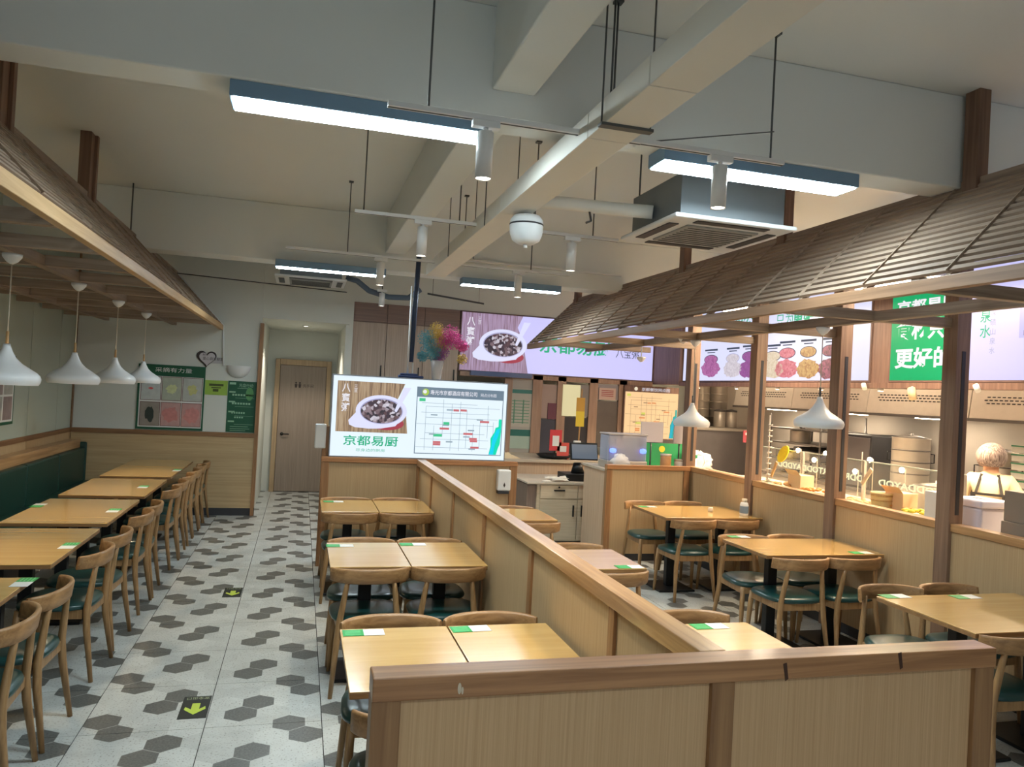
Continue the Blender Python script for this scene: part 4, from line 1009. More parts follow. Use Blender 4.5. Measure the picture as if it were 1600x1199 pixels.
S.rects('printed_lines', [(.05, w - .05, h * f, h * f + .012) for f in (.1, .18, .26, .34, .42, .5, .58, .66)] + [(.08, .1, .05, h * .7), (w - .16, w - .14, .05, h * .7)], mat('faded green print', sr(110, 160, 130), .5), 1)
S.rects('header_band', [(.02, w - .02, h - .08, h - .02)], mat('teal print', sr(70, 130, 120), .5), 1)
ps2 = thing('service_poster', 'small teal headed notice below the pale poster', 'poster', at(813, 720, y=BY))
a, b, z0, z1 = px_rect(796, 830, 671, 702); MB().box(a, b, BY + .022, BY + .03, z0, z1).build('sheet', mat('mint sheet', sr(168, 190, 176), .5), ps2)
Sign(ps2, (a, BY + .022, z0), (1, 0, 0), (0, 0, 1)).rect('header_band', .0, b - a, z1 - z0 - .1, z1 - z0, mat('teal band', sr(40, 110, 100), .5), 1)
pn = thing('paper_notice', 'pale pink paper notice above the dark equipment', 'notice', at(950, 626, y=BY))
a, b, z0, z1 = px_rect(937, 962, 606, 626); MB().box(a, b, BY + .012, BY + .02, z0, z1).build('sheet', mat('pink paper', sr(206, 178, 166), .5), pn)
Sign(pn, (a, BY + .012, z0), (1, 0, 0), (0, 0, 1)).rects('printed_lines', [(.04, b - a - .04, (z1 - z0) * f, (z1 - z0) * f + .012) for f in (.3, .45, .6, .75)], mat('red print', sr(160, 70, 70), .5), 1)
mpb = thing('map_board', 'warm lit street map board behind the till', 'map', at(1020, 690, y=BY))
a, b, z0, z1 = px_rect(974, 1072, 600, 689)
z1 = min(z1, 2.06); b = 5.95; MB().box(a, b, BY - .06, BY - .005, z0, z1 + .0).build('case', BRN, mpb, .004)
S = Sign(mpb, (a, BY - .06, z0), (1, 0, 0), (0, 0, 1)); w, h = b - a, z1 - z0
S.rect('lit_sheet', .02, w - .01, .02, h - .1, glow('map warm sheet', (1, .66, .34, 1), .5), 1)
S.txt('lettering', '京都餐饮网点图', .3, h - .08, .055, GTXTW, 1, width=.5)
S.poly('emblem', [ell(.2, h - .05, .03, .03, 18)], glow('emblem pale', (.9, .8, .6, 1), .5), 1)
street_map(S, .03, w - .02, .03, h - .12, glow('map brown lines', (.42, .26, .14, 1), .4), glow('map orange', (.8, .3, .1, 1), .5), glow('map lime', (.5, .5, .1, 1), .7), glow('river teal', (.03, .42, .36, 1), .5), glow('river blue', (.02, .45, .6, 1), .5), 2)

# counter behind the till
COUNT = wood('counter front', sr(196, 164, 134), sr(214, 184, 152), 2, 40, .5, stretch=.02)
CTOP = wood('counter top', sr(186, 170, 150), sr(206, 190, 168), 0, 20, .4)
ct = thing('service_counter', 'long pale wood service counter under the big menu board', 'counter', (3.5, 10.7, 0))
MB().box(2.48, 4.55, 10.2, 11.28, .05, .88).build('body', COUNT, ct, .003)
MB().box(2.44, 4.6, 10.15, 11.29, .88, .92).build('worktop', CTOP, ct, .004)
dk = thing('cashier_desk', 'pale wood cashier desk with two drawers and two doors', 'desk', (3.4, 9.2, 0))
DM = wood('desk laminate', sr(196, 176, 146), sr(214, 194, 164), 0, 20, .5)
MB().box(2.86, 3.95, 8.92, 9.75, .03, .735).build('carcass', DM, dk)
MB().box(2.72, 3.97, 8.88, 9.8, .735, .76).build('worktop', CTOP, dk, .004)
for a, b in ((2.90, 3.385), (3.395, 3.94)):
    dr = MB().box(a, b, 8.90, 8.92, .56, .725).build('drawer', DM, dk, .002)
    MB().box((a + b) / 2 - .07, (a + b) / 2 + .07, 8.878, 8.90, .655, .67).build('handle', BLACK, dr, .002)
    do = MB().box(a, b, 8.90, 8.92, .05, .55).build('door', DM, dk, .002)
    hx = b - .05 if a < 3 else a + .05
    MB().box(hx - .008, hx + .008, 8.878, 8.90, .34, .48).build('handle', BLACK, do, .002)
MB().tube([(3.14, 8.899, .7), (3.14, 8.892, .7)], .012, 12).build('lock', BLACK, dk)
MB().box(2.74, 2.86, 8.95, 9.7, .05, .72).build('side_panel', wood('desk side', sr(128, 108, 96), sr(148, 126, 110), 2, 30, .5), dk)
rc = thing('paper_pile', 'crumpled white receipts lying on the cashier desk', 'papers', (3.15, 9.0, .76))
pm = mat('receipt paper', sr(230, 220, 204), .6, var=.05)
for k in range(9):
    x, y = 2.98 + random.random() * .36, 8.95 + random.random() * .2; a = random.random()
    MB().add([(x - .06, y - .03, .763 + .004 * k), (x + .06, y - .035 + .02 * a, .763 + .004 * k), (x + .05, y + .04, .775 + .006 * k), (x - .05, y + .035, .768 + .006 * k), (x, y, .78 + .006 * k)], [(0, 1, 4), (1, 2, 4), (2, 3, 4), (3, 0, 4), (3, 2, 1, 0)]).build('receipt', pm, rc)
po = thing('pos_terminal', 'black point of sale monitor on a black cash drawer on the desk', 'monitor', (3.47, 9.2, .76))
MB().box(3.28, 3.72, 9.05, 9.4, .76, .85).build('cash_drawer', BLACK, po, .006)
MB().tube([(3.49, 9.22, .85), (3.49, 9.24, .98)], [.09, .05], 16).build('foot', BLACK, po)
a0, b0_ = at(893, 692, y=9.15), at(934, 719, y=9.15)
scn = MB().bar(((a0.x + b0_.x) / 2, 9.15, b0_.z - .01), ((a0.x + b0_.x) / 2 - .0, 9.2, a0.z), b0_.x - a0.x, .03, (0, 1, 0)).build('monitor', BLACK, po, .006)
MB().bar(((a0.x + b0_.x) / 2, 9.131, b0_.z + .01), ((a0.x + b0_.x) / 2, 9.178, a0.z - .02), b0_.x - a0.x - .03, .004, (0, 1, 0)).build('screen', glow('till screen', (.10, .13, .17, 1), .5), po)
def simple(name, label, cat, loc): return thing(name, label, cat, loc)
t = simple('cloth_pile', 'crumpled cream cloth on the service counter beside the sign box', 'cloth', (2.75, 10.4, .92))
vv = []; ff = []; nx, ny = 22, 10
rr = random.Random(5)
for i in range(nx + 1):
    for j in range(ny + 1):
        e = math.sin(PI * i / nx) * math.sin(PI * j / ny); vv.append((2.52 + .5 * i / nx, 10.2 + .35 * j / ny, .922 + (.02 + .09 * rr.random()) * e))
for i in range(nx):
    for j in range(ny): q = i * (ny + 1) + j; ff.append((q, q + 1, q + ny + 2, q + ny + 1))
MB().add(vv, ff, True).build('cloth', mat('cream cloth', sr(232, 210, 170), .8, var=.05), t)
t = simple('tray', 'shallow black tray on the service counter', 'tray', (3.25, 10.5, .92))
a = at(868, 712, y=10.45)
MB().lathe([(.2, 0), (.27, .05), (.262, .055), (.19, .012), (0, .012)], (a.x, 10.5, .92), 28).build('tray_body', BLACK, t)
for px, nm, cl in ((868, 'taller red and white', sr(206, 60, 66)), (880, 'lower red and white', sr(220, 90, 80))):
    a = at(px, 690, y=10.35); t = simple('counter_card', nm + ' standing card on the service counter', 'card', (a.x, 10.35, .92))
    hh = .42 if px < 875 else .24
    MB().box(a.x - .09, a.x + .09, 10.34, 10.352, .92 + .12 * (px < 875), .92 + hh).build('sheet', mat('red card %d' % px, cl, .5), t)
    MB().box(a.x - .05, a.x + .05, 10.336, 10.34, .92 + hh * .45, .92 + hh * .8).build('white_field', PAPER, t)
    MB().box(a.x - .06, a.x + .06, 10.31, 10.39, .92, .935).box(a.x - .01, a.x + .01, 10.352, 10.36, .93, .92 + hh * .7).build('foot', BLACK, t)
a = at(902, 686, y=10.3); t = simple('card_reader', 'white card reader with a purple screen on the service counter', 'card reader', (a.x, 10.3, .92))
MB().box(a.x - .055, a.x + .055, 10.28, 10.32, .95, 1.2).box(a.x - .04, a.x + .04, 10.27, 10.36, .92, .95).build('body', WPLAST, t, .01)
MB().box(a.x - .04, a.x + .04, 10.277, 10.281, 1.0, 1.14).build('screen', glow('purple screen', (.30, .22, .5, 1), .6), t)
a = at(906, 640, y=10.4); t = simple('yellow_strips', 'two yellow paper strips hung on a wooden stick', 'notice', (a.x, 10.4, .92))
b_ = at(906, 690, y=10.4); MB().tube([(a.x, 10.4, .92), (a.x + .02, 10.4, 1.95)], .012, 8).build('stick', OAK, t)
for k, (z0, z1) in enumerate(((1.40, 1.62), (1.62, 1.82))):
    MB().box(a.x - .06, a.x + .07, 10.385, 10.39, z0, z1).build('strip', mat('yellow strip %d' % k, (sr(222, 196, 60), sr(196, 150, 60))[k], .6), t)
# things behind the till partition
t = simple('till_counter', 'narrow counter behind the till partition', 'counter', (3.9, 8.4, 0))
MB().box(3.4, 4.38, 8.03, 8.75, 0, 1.0).build('body', COUNT, t); MB().box(3.38, 4.4, 8.025, 8.78, 1.0, 1.03).build('worktop', CTOP, t, .003)
t = simple('drink_dispenser', 'clear plastic drink dispenser lit blue behind the till partition', 'dispenser', (3.75, 8.4, 1.03))
a, b, z0, z1 = px_rect(944, 1004, 676, 722, 8.35); z0 = 1.03
MB().box(a, b, 8.22, 8.5, z0, z0 + .08).build('base', STEEL, t, .01)
MB().box(a + .01, b - .01, 8.23, 8.49, z0 + .08, z1 - .02).build('tank', glass('tank plastic', (.8, .84, .95, 1), .62, .1), t, .015)
MB().box(a + .05, b - .05, 8.27, 8.45, z0 + .085, z0 + .22).build('drink', mat('violet drink', sr(96, 92, 130), .3, var=.2, vs=8), t)
MB().box(a, b, 8.22, 8.5, z1 - .02, z1).build('lid', mat('grey lid', sr(176, 172, 168), .3, .2), t, .008)
for xx in (a + .07, b - .06): MB().lathe([(0, -.03), (.035, -.02), (.04, 0), (.035, .02), (0, .03)], (xx, 8.225, z0 + .2), 14).build('blue_lamp', glow('blue lamp', (.12, .2, 1, 1), 1.6), t)
t = simple('plastic_bag', 'crumpled translucent plastic bag in front of the drink dispenser', 'bag', (3.58, 8.1, 1.09))
rr = random.Random(8)
def crumple(c, rx, ry, rz, seed, n=12):
    r_ = random.Random(seed); v = []; f = []
    for i in range(n + 1):
        ph = -PI / 2 + PI * i / n
        for k in range(16):
            a = 2 * PI * k / 16; s = 1 + r_.uniform(-.22, .22)
            v.append((c[0] + rx * s * math.cos(ph) * math.cos(a), c[1] + ry * s * math.cos(ph) * math.sin(a), max(c[2] - rz, c[2] + rz * s * math.sin(ph))))
    for i in range(n):
        for k in range(16): f.append((i * 16 + k, i * 16 + (k + 1) % 16, (i + 1) * 16 + (k + 1) % 16, (i + 1) * 16 + k))
    return MB().add(v, f, True)
BAG = glass('bag film', (.93, .93, .93, 1), .45, .25)
crumple((3.60, 8.15, 1.11), .11, .07, .08, 3).build('film', BAG, t)
for k, (px0, px1, py0, py1, nm) in enumerate(((1002, 1035, 659, 692, 'square grey'), (1053, 1072, 666, 694, 'smaller grey'))):
    a, b, z0, z1 = px_rect(px0, px1, py0, py1, 8.3)
    t = simple('price_plate', nm + ' blank plate on a stand behind the till partition', 'sign', ((a + b) / 2, 8.3, 1.03))
    MB().box(a, b, 8.29, 8.305, z0, z1).build('plate', mat('grey plate', sr(190, 184, 190), .5, var=.03), t, .003)
    MB().tube([((a + b) / 2, 8.31, 1.03), ((a + b) / 2, 8.31, z0 + .05)], .01, 8).box((a + b) / 2 - .06, (a + b) / 2 + .06, 8.26, 8.36, 1.03, 1.04).build('stand', GREYM, t)
t = simple('green_banner', 'bright green banner with a yellow flower behind the grey plates', 'banner', at(1040, 715, y=8.6))
a, b, z0, z1 = px_rect(1005, 1066, 692, 716, 8.62)
MB().box(a, b, 8.61, 8.63, 1.03, z1).build('sheet', mat('bright green', sr(40, 150, 90), .5, var=.1), t)
MB().prism(ell(0, 0, .04, .04, 14), ((a + b) / 2 - .02, 8.608, z1 - .07), (1, 0, 0), (0, 0, 1), .002).build('flower', mat('yellow print', sr(240, 210, 60), .5), t)
for k, (px, hh, m, nm) in enumerate(((1040, .16, mat('bamboo brown', sr(176, 130, 84), .6, var=.15, vs=20), 'brown wicker'), (1062, .1, WPLAST, 'white plastic'))):
    a = at(px, 722, y=8.2); t = simple('canister', nm + ' canister behind the till partition', 'canister', (a.x, 8.2, 1.03))
    MB().lathe([(.06, 0), (.065, .01), (.065, hh), (.058, hh + .005), (0, hh + .005)], (a.x, 8.2, 1.03), 20).build('body', m, t)
    MB().lathe([(.067, hh), (.068, hh + .02), (0, hh + .025)], (a.x, 8.2, 1.03), 20).build('lid', STEEL, t)

# small things on the last table by the divider
a = at(1155, 805, z=.75)
t = thing('bottle', 'white plastic bottle with a grey label on the last divider table', 'bottle', (4.28, 6.62, .75))
MB().lathe([(.038, 0), (.042, .01), (.042, .1), (.036, .125), (.022, .135), (0, .136)], (4.28, 6.62, .75), 20).build('body', WPLAST, t)
MB().lathe([(.0425, .025), (.0428, .03), (.0428, .09), (.0425, .095)], (4.28, 6.62, .75), 20).build('label', mat('grey label', sr(120, 140, 160), .5), t)
MB().lathe([(.026, .13), (.026, .165), (0, .168)], (4.28, 6.62, .75), 16).build('cap', mat('cream cap', sr(214, 200, 178), .5), t)
a = at(1110, 800, z=.75)
t = thing('glass_pot', 'small glass pot on the last divider table', 'pot', (a.x, a.y, .75))
MB().lathe([(.024, 0), (.028, .03), (.022, .035), (0, .036)], (a.x, a.y, .75), 16).build('body', glass('pot glass', (.8, .74, .66, 1), .4), t)
MB().lathe([(.023, .036), (.023, .045), (0, .046)], (a.x, a.y, .75), 16).build('lid', STEEL, t)

# ------------------------------------------------------------------ kitchen beyond the divider
CTZ = 1.0
fc = thing('food_counter', 'steel serving counter running behind the post divider', 'counter', (4.95, 5.6, 0))
MB().box(4.60, 5.30, 2.6, 8.0, .06, CTZ - .04).build('body', STEEL, fc)
MB().box(4.55, 5.34, 2.55, 8.02, CTZ - .04, CTZ).build('worktop', mat('warm steel top', sr(186, 168, 146), .35, .5, var=.08), fc, .004)
MB().box(4.545, 4.60, 4.75, 7.6, CTZ, CTZ + .022).build('price_strip', mat('price strip', sr(228, 216, 180), .5, var=.15, vs=18), fc, .003)
MB().box(4.605, 4.70, 4.75, 7.6, CTZ, CTZ + .012).build('green_strip', mat('green mat', sr(60, 110, 76), .6, var=.1), fc)
gg = thing('sneeze_guard', 'glass guard with pale block letters above the serving counter', 'glass screen', (4.98, 6.1, CTZ))
GL = glass('guard glass', (.97, .98, .97, 1), .9)
for a, b in ((4.72, 5.78), (5.80, 6.66), (6.68, 7.55)):
    MB().box(4.975, 4.983, a, b, CTZ + .02, 1.385).build('pane', GL, gg)
    MB().box(4.97, 4.988, a, b, 1.385, 1.395).build('edge_strip', mat('glass edge', sr(190, 200, 190), .3), gg)
    MB().box(4.965, 4.993, a - .005, a + .02, CTZ, 1.39).build('upright', STEEL, gg)
LET = glow('glowing yellow letters', (.85, .82, .5, 1), .6)  # letters given a glow of their own, with no lamp in them
for y, z, body, w_ in ((7.10, 1.205, 'RTODDAYDDD', .80), (6.22, 1.195, 'DDRDD', .40), (5.62, 1.19, 'RTODDAYOD', .76)):
    text('letters', body, LET, (4.973, y, z), (0, -1, 0), (0, 0, 1), .062, gg, width=w_, depth=.001, mirror=True, bold=.03)
t = thing('corn_sign', 'yellow corn shaped sign on a pale stick', 'sign', at(1212, 735, x=4.9))
p0, p1, p2 = at(1205, 745, x=4.9), at(1214, 722, x=4.9), at(1232, 697, x=4.9)
MB().bar(p0, p1, .03, .012, (1, 0, 0)).build('stick', OAK, t)
pr = MB().prism(ell(0, 0, .062, .115, 22), (p1 + p2) / 2, ((p2 - p1).normalized().cross(Vector((1, 0, 0)))).normalized(), (p2 - p1).normalized(), .012).build('cob', mat('corn yellow', sr(255, 214, 40), .5, var=.25, vs=60), t)
MB().tube([p0, (p0.x, p0.y, CTZ)], .006, 6).build('holder', STEEL, t)
t = thing('stick_sign', 'pale wooden stick sign leaning on the glass guard', 'sign', at(1352, 760, x=4.9))
MB().bar(at(1347, 757, x=4.9), at(1362, 733, x=4.9), .04, .012, (1, 0, 0)).build('stick', mat('pale stick', sr(226, 206, 176), .5), t, .003)
q = at(1347, 757, x=4.9); MB().tube([q, (q.x, q.y, CTZ)], .006, 6).build('holder', STEEL, t)
for k, (px, py) in enumerate(((1247, 704), (1290, 709), (1272, 719), (1336, 737), (1359, 719), (1409, 735), (1500, 748))):  # glowing balls on added stems, set where bright round spots show
    q = at(px, py, x=5.15)
    t = thing('round_glow', 'small round glow on an added stem over the serving counter, %s from the corner post' % ('first', 'second', 'third', 'fourth', 'fifth', 'sixth', 'seventh')[k], 'lamp', (q.x, q.y, CTZ), 0, 'round glows over the serving counter')
    MB().tube([(q.x + .04, q.y, CTZ), (q.x + .04, q.y, q.z + .01), (q.x + .01, q.y, q.z + .02)], .004, 6).build('stem', STEEL, t)
    MB().lathe([(0, -.026), (.016, -.02), (.024, 0), (.016, .02), (0, .026)], q, 14).build('bulb', glow('round glow', (1, .86, .6, 1), 12), t)
def on_counter(px, py): return at(px, py, z=CTZ)
FOODS = [sr(226, 150, 60), sr(240, 200, 50), sr(222, 170, 110), sr(216, 140, 70), sr(230, 186, 130), sr(238, 210, 70), sr(206, 150, 90), sr(226, 130, 50)]
for k, (y, x, kind) in enumerate(((7.3, 4.82, 'bowl'), (7.02, 4.80, 'bowl'), (6.72, 4.80, 'tray'), (6.30, 4.82, 'tray'), (5.62, 4.80, 'longtray'), (4.99, 4.80, 'tray'), (5.24, 4.86, 'tray'))):
    nm = ('first', 'second', 'third', 'fourth', 'fifth', 'sixth', 'seventh')[k]
    if kind == 'bowl':
        t = thing('food_bowl', 'small white food bowl on the serving counter, %s one from the corner post' % nm, 'bowl', (x, y, CTZ), 0, 'food on the serving counter')
        MB().lathe([(.04, .012), (.085, .06), (.088, .062), (.08, .062), (.04, .02), (0, .02)], (x, y, CTZ), 22).build('bowl_body', WHITE, t)
        MB().lathe([(.0, .062), (.05, .058), (.074, .052)], (x, y, CTZ), 18).build('food', mat('food %d' % k, FOODS[k], .5, var=.3, vs=50), t)
    else:
        L_ = .28 if kind == 'longtray' else .13
        t = thing('food_tray', 'tray of warm coloured food on the serving counter, %s dish from the corner post' % nm, 'tray', (x, y, CTZ), 0, 'food on the serving counter')
        MB().box(x - .09, x + .11, y - L_, y + L_, CTZ + .012, CTZ + .03).build('tray_body', STEEL, t, .006)
        fv = MB(); r_ = random.Random(k)
        for q in range(26 if kind == 'longtray' else 14):
            cx, cy = x + r_.uniform(-.07, .09), y + r_.uniform(-L_ + .03, L_ - .03)
            if kind == 'longtray': fv.tube([(cx, cy - .06, CTZ + .045), (cx, cy, CTZ + .055), (cx, cy + .06, CTZ + .045)], [.008, .014, .008], 6)
            else: fv.lathe([(0, -.012), (.025, -.004), (.028, .008), (0, .018)], (cx, cy, CTZ + .045 + r_.random() * .02), 8)
        o = fv.build('food', mat('food %d' % k, FOODS[k], .45, var=.3, vs=50), t); o['kind'] = 'stuff'
for k, (px, py, wd, dp, hh, nm, m) in enumerate(((1245, 745, .2, .16, .17, 'cream cardboard carton standing behind the small bowls', mat('cream carton', sr(226, 198, 160), .6)), (1400, 790, .2, .15, .18, 'peach cardboard carton standing beside the bamboo bucket', mat('peach carton', sr(222, 184, 146), .6)))):
    c = (4.9, at(px, py, x=4.85).y)
    t = thing('carton', nm, 'carton', (c[0], c[1], CTZ)); MB().box(c[0] - dp / 2, c[0] + dp / 2, c[1] - wd / 2, c[1] + wd / 2, CTZ, CTZ + hh).build('body', m, t, .003)
    MB().add([(c[0] - dp / 2, c[1] - wd / 2, CTZ + hh), (c[0] - dp / 2, c[1] + wd / 2, CTZ + hh), (c[0] - dp / 2 - .05, c[1] + wd / 2, CTZ + hh + .05), (c[0] - dp / 2 - .05, c[1] - wd / 2, CTZ + hh + .05), (c[0] - dp / 2, c[1] - wd / 2, CTZ + hh - .003), (c[0] - dp / 2, c[1] + wd / 2, CTZ + hh - .003)], [(0, 1, 2, 3), (3, 2, 5, 4)]).build('flap', m, t)
c = (4.78, at(1377, 788, x=4.78).y); t = thing('bamboo_bucket', 'pale woven bucket on the serving counter', 'bucket', (c[0], c[1], CTZ))
MB().lathe([(.07, 0), (.078, .01), (.085, .15), (.09, .155), (.088, .165), (.078, .16), (.068, .02), (0, .02)], (c[0], c[1], CTZ), 24).build('body', mat('pale bamboo', sr(214, 186, 140), .6, var=.15, vs=30), t)
for z in (.04, .1, .14): MB().lathe([(.074 + z * .08, z - .008), (.083 + z * .06, z), (.074 + z * .08, z + .008)], (c[0], c[1], CTZ), 24).build('hoop', OAK, t)
c = at(1462, 800, x=4.72); t = thing('white_box', 'tall pale blue white box at the end of the glass guard', 'box', (4.72, c.y, CTZ))
MB().box(4.66, 4.78, c.y - .09, c.y + .05, CTZ, 1.26).build('body', WPLAST, t, .004)
c = at(1525, 815, x=4.76); t = thing('lidded_bin', 'white plastic bin with a slotted lid beside the grey boxes', 'bin', (4.78, c.y, CTZ))
MB().box(4.66, 4.92, c.y - .13, c.y + .13, CTZ, 1.2).build('body', mat('bin plastic', sr(206, 206, 222), .4), t, .02, seg=3)
MB().box(4.645, 4.935, c.y - .145, c.y + .145, 1.2, 1.255).build('lid', mat('bin lid', sr(214, 214, 232), .4), t, .015, seg=3)
MB().box(4.77, 4.79, c.y - .05, c.y + .05, 1.2551, 1.257).build('slot', DARK, t)
GB = mat('grey cardboard', sr(146, 132, 118), .7, var=.1, vs=8)
for k, (z0, z1, dx, nm) in enumerate(((CTZ, 1.155, 0, 'lower'), (1.155, 1.36, .02, 'upper'))):
    t = thing('cardboard_box', nm + ' grey cardboard box of the stack beside the bin', 'box', (4.75, 3.86, z0))
    MB().box(4.60 + dx, 4.86 + dx, 3.72, 4.06, z0, z1).build('body', GB, t, .004)
    MB().box(4.60 + dx, 4.86 + dx, 3.885, 3.9, z1, z1 + .001).build('tape', mat('tape', sr(170, 156, 140), .3), t)

# stove line, hood and pots at the far kitchen wall
hd = thing('extractor_hood', 'long stainless extractor hood with slots below the menu boards', 'hood', (7.2, 7.5, 1.83))
for a in (3.4, 4.9, 6.4, 7.9, 9.4):
    b = a + 1.49
    MB().add([(6.75, a, 1.83), (6.75, b, 1.83), (6.85, b, 2.55), (6.85, a, 2.55), (7.58, a, 1.83), (7.58, b, 1.83), (7.58, b, 2.55), (7.58, a, 2.55)], [(0, 1, 2, 3), (4, 7, 6, 5), (0, 3, 7, 4), (1, 5, 6, 2), (0, 4, 5, 1), (3, 2, 6, 7)]).build('hood_section', STEEL, hd, .004)
    sl = MB()
    for r_ in range(3):
        for k in range(20):
            y = a + .18 + k * .058 + (.029 if r_ % 2 else 0); z = 1.99 + r_ * .032; x = 6.75 + (z - 1.83) * .1389
            sl.box(x - .003, x + .002, y - .018, y + .018, z - .006, z + .006)
    o = sl.build('slots', DARK, hd); o['kind'] = 'stuff'
MB().box(6.74, 7.58, 3.4, 10.9, 1.80, 1.83).build('gutter', STEELD, hd)
for y in (4.2, 5.7, 7.2, 8.7, 10.2): MB().box(7.12, 7.22, y - .3, y + .3, 1.79, 1.80).build('added_hood_lamp', glow('added hood tube', (1, .82, .6, 1), 22), hd)  # unseen tubes added under the hood to brighten the stove wall
sv = thing('stove_line', 'steel stove range along the far kitchen wall', 'stove', (7.1, 7.2, 0))
for a in (5.75, 7.15, 8.55):
    b = a + 1.39
    MB().box(6.6, 7.55, a, b, .1, .86).build('range_body', STEEL, sv, .005); MB().box(6.57, 7.55, a, b, .86, .9).build('range_top', STEELD, sv, .004)
    for q in (.35, 1.05): MB().lathe([(.2, .9), (.2, .925), (.16, .925), (.16, .9)], (7.0, a + q, 0), 24).build('burner_ring', BLACK, sv)
def pot(x, y, z0, r, h, label, m=STEEL, bands=0, handles=True):
    t = thing('stock_pot', label, 'pot', (x, y, z0), 0, 'pots in the kitchen')
    MB().lathe([(r * .97, 0), (r, .01), (r, h), (r * 1.02, h + .008), (r * .96, h + .008), (0, h + .012)], (x, y, z0), 30).build('body', m, t)
    for k in range(bands): MB().lathe([(r, h * (k + 1) / (bands + 1) - .008), (r * 1.025, h * (k + 1) / (bands + 1)), (r, h * (k + 1) / (bands + 1) + .008)], (x, y, z0), 30).build('band', STEELD, t)
    MB().lathe([(r * .98, h + .008), (r * .5, h + .03), (0.02, h + .04), (.02, h + .06), (0, h + .062)], (x, y, z0), 24).build('lid', STEELD, t)
    if handles:
        d = Vector((-.7, .7, 0))
        for s in (-1, 1): MB().tube([(x + s * d.x * r, y + s * d.y * r, z0 + h * .75), (x + s * d.x * (r + .04), y + s * d.y * (r + .04), z0 + h * .75), (x + s * d.x * (r + .04), y + s * d.y * (r + .04), z0 + h * .6), (x + s * d.x * r, y + s * d.y * r, z0 + h * .6)], .007, 6).build('handle', BLACK, t)
pot(6.55 + .2, 7.15, .9, .2, .66, 'tall banded steel steamer behind the glass guard', bands=4)
pot(6.9, 6.15, .9, .17, .6, 'tall steel steamer half hidden behind the worker', bands=3)
pot(5.75, 5.75, .85, .2, .32, 'broad steel pot just behind the glass guard')
pot(6.9, 9.35, 1.35, .14, .16, 'small steel pot on the dark shelf', handles=False)
pot(6.9, 8.95, 1.55, .18, .2, 'wide steel pot under the hood', handles=False)
t = thing('work_table', 'low steel work table carrying the broad pot', 'table', (5.75, 5.75, 0))
MB().box(5.5, 6.0, 5.5, 6.3, .8, .85).build('top', STEEL, t, .004)
for x in (5.53, 5.97):
    for y in (5.53, 6.27): MB().tube([(x, y, 0), (x, y, .8)], .018, 8).build('leg', STEEL, t)
sh = thing('kitchen_shelf', 'dark steel shelf rack loaded under the hood', 'shelf', (6.95, 9.2, .9))
for z in (1.1, 1.33, 1.53): MB().box(6.65, 7.4, 8.6, 9.75, z, z + .02).build('shelf_board', STEELD, sh, .003)
for y in (8.62, 9.73):
    for x in (6.67, 7.38): MB().tube([(x, y, .9), (x, y, 1.75)], .014, 8).build('upright', STEELD, sh)
for k in range(5): MB().box(6.7, 7.2, 8.68 + k * .2, 8.84 + k * .2, 1.12, 1.2 + .05 * (k % 3)).build('pan', (STEELD, STEEL)[k % 2], sh, .02)
dc = thing('steel_cabinet', 'dark grey steel cabinet between the steamers', 'cabinet', (6.9, 8.0, .9))
MB().box(6.62, 7.5, 7.62, 8.3, .9, 1.55).build('body', DARK, dc, .008)
dd = MB().box(6.6, 6.62, 7.64, 8.28, .93, 1.52).build('door', mat('grey door', sr(104, 98, 98), .4, .3), dc, .004)
MB().tube([(6.58, 7.72, 1.1), (6.58, 7.72, 1.35)], .008, 8).build('handle', STEEL, dd)
t = thing('tap', 'black gooseneck tap near the hood', 'tap', (6.62, 8.4, .9))
MB().tube([(6.64, 8.42, .9), (6.64, 8.42, 1.5), (6.64, 8.39, 1.57), (6.64, 8.3, 1.58), (6.64, 8.26, 1.54)], .016, 10).build('spout', BLACK, t)
MB().lathe([(0, -.015), (.018, 0), (0, .015)], (6.48, 8.2, 1.5), 10).build('red_lamp', glow('red lamp', (1, .08, .05, 1), 2), t)
# trays with green edges at the frame edge
rk = thing('tray_rack', 'stack of grey trays with green edges on the far kitchen wall', 'rack', (6.2, 5.05, .9))
p0 = at(1584, 680, x=6.8)
MB().box(6.75, 7.15, p0.y - .75, p0.y, .0, .9).build('stand', STEEL, rk)
for k in range(8):
    z = .92 + k * .085
    MB().box(6.76, 7.14, p0.y - .7, p0.y - .02, z, z + .066).build('tray', mat('grey tray', sr(184, 180, 172), .5), rk, .006)
    MB().box(6.752, 6.76, p0.y - .7, p0.y - .02, z + .06, z + .074).build('green_edge', mat('green edge', sr(50, 110, 80), .5), rk)
# far end of the kitchen seen past the corner post: round steel ducts, white board wall, notices
for k, (px, r) in enumerate(((1095, .15), (1122, .17))):
    q = at(px, 640, y=12.6); t = thing('round_duct', ('narrower', 'broader')[k] + ' vertical ribbed steel duct at the end of the kitchen', 'duct', (q.x, 12.6, 1.2))
    MB().lathe([(r, 1.2), (r, CZ)], (q.x, 12.6, 0), 24).build('pipe', STEEL, t)
    for z in range(14): MB().lathe([(r, 1.3 + z * .14), (r + .008, 1.31 + z * .14), (r, 1.32 + z * .14)], (q.x, 12.6, 0), 24).build('rib', STEEL, t)
for k, px in enumerate((1124, 1142)):
    q = at(px, 660, y=12.2); t = thing('steel_canister', ('first', 'second')[k] + ' short steel canister before the round ducts', 'canister', (q.x, 12.2, 1.45))
    MB().lathe([(.1, 1.42), (.105, 1.43), (.105, 1.72), (0, 1.74)], (q.x, 12.2, 0), 22).build('body', STEEL, t)
    MB().lathe([(.107, 1.7), (.108, 1.73), (0, 1.75)], (q.x, 12.2, 0), 22).build('lid', STEELD, t)
t = thing('end_counter', 'grey work counter at the end of the kitchen', 'counter', (6.6, 11.9, 0))
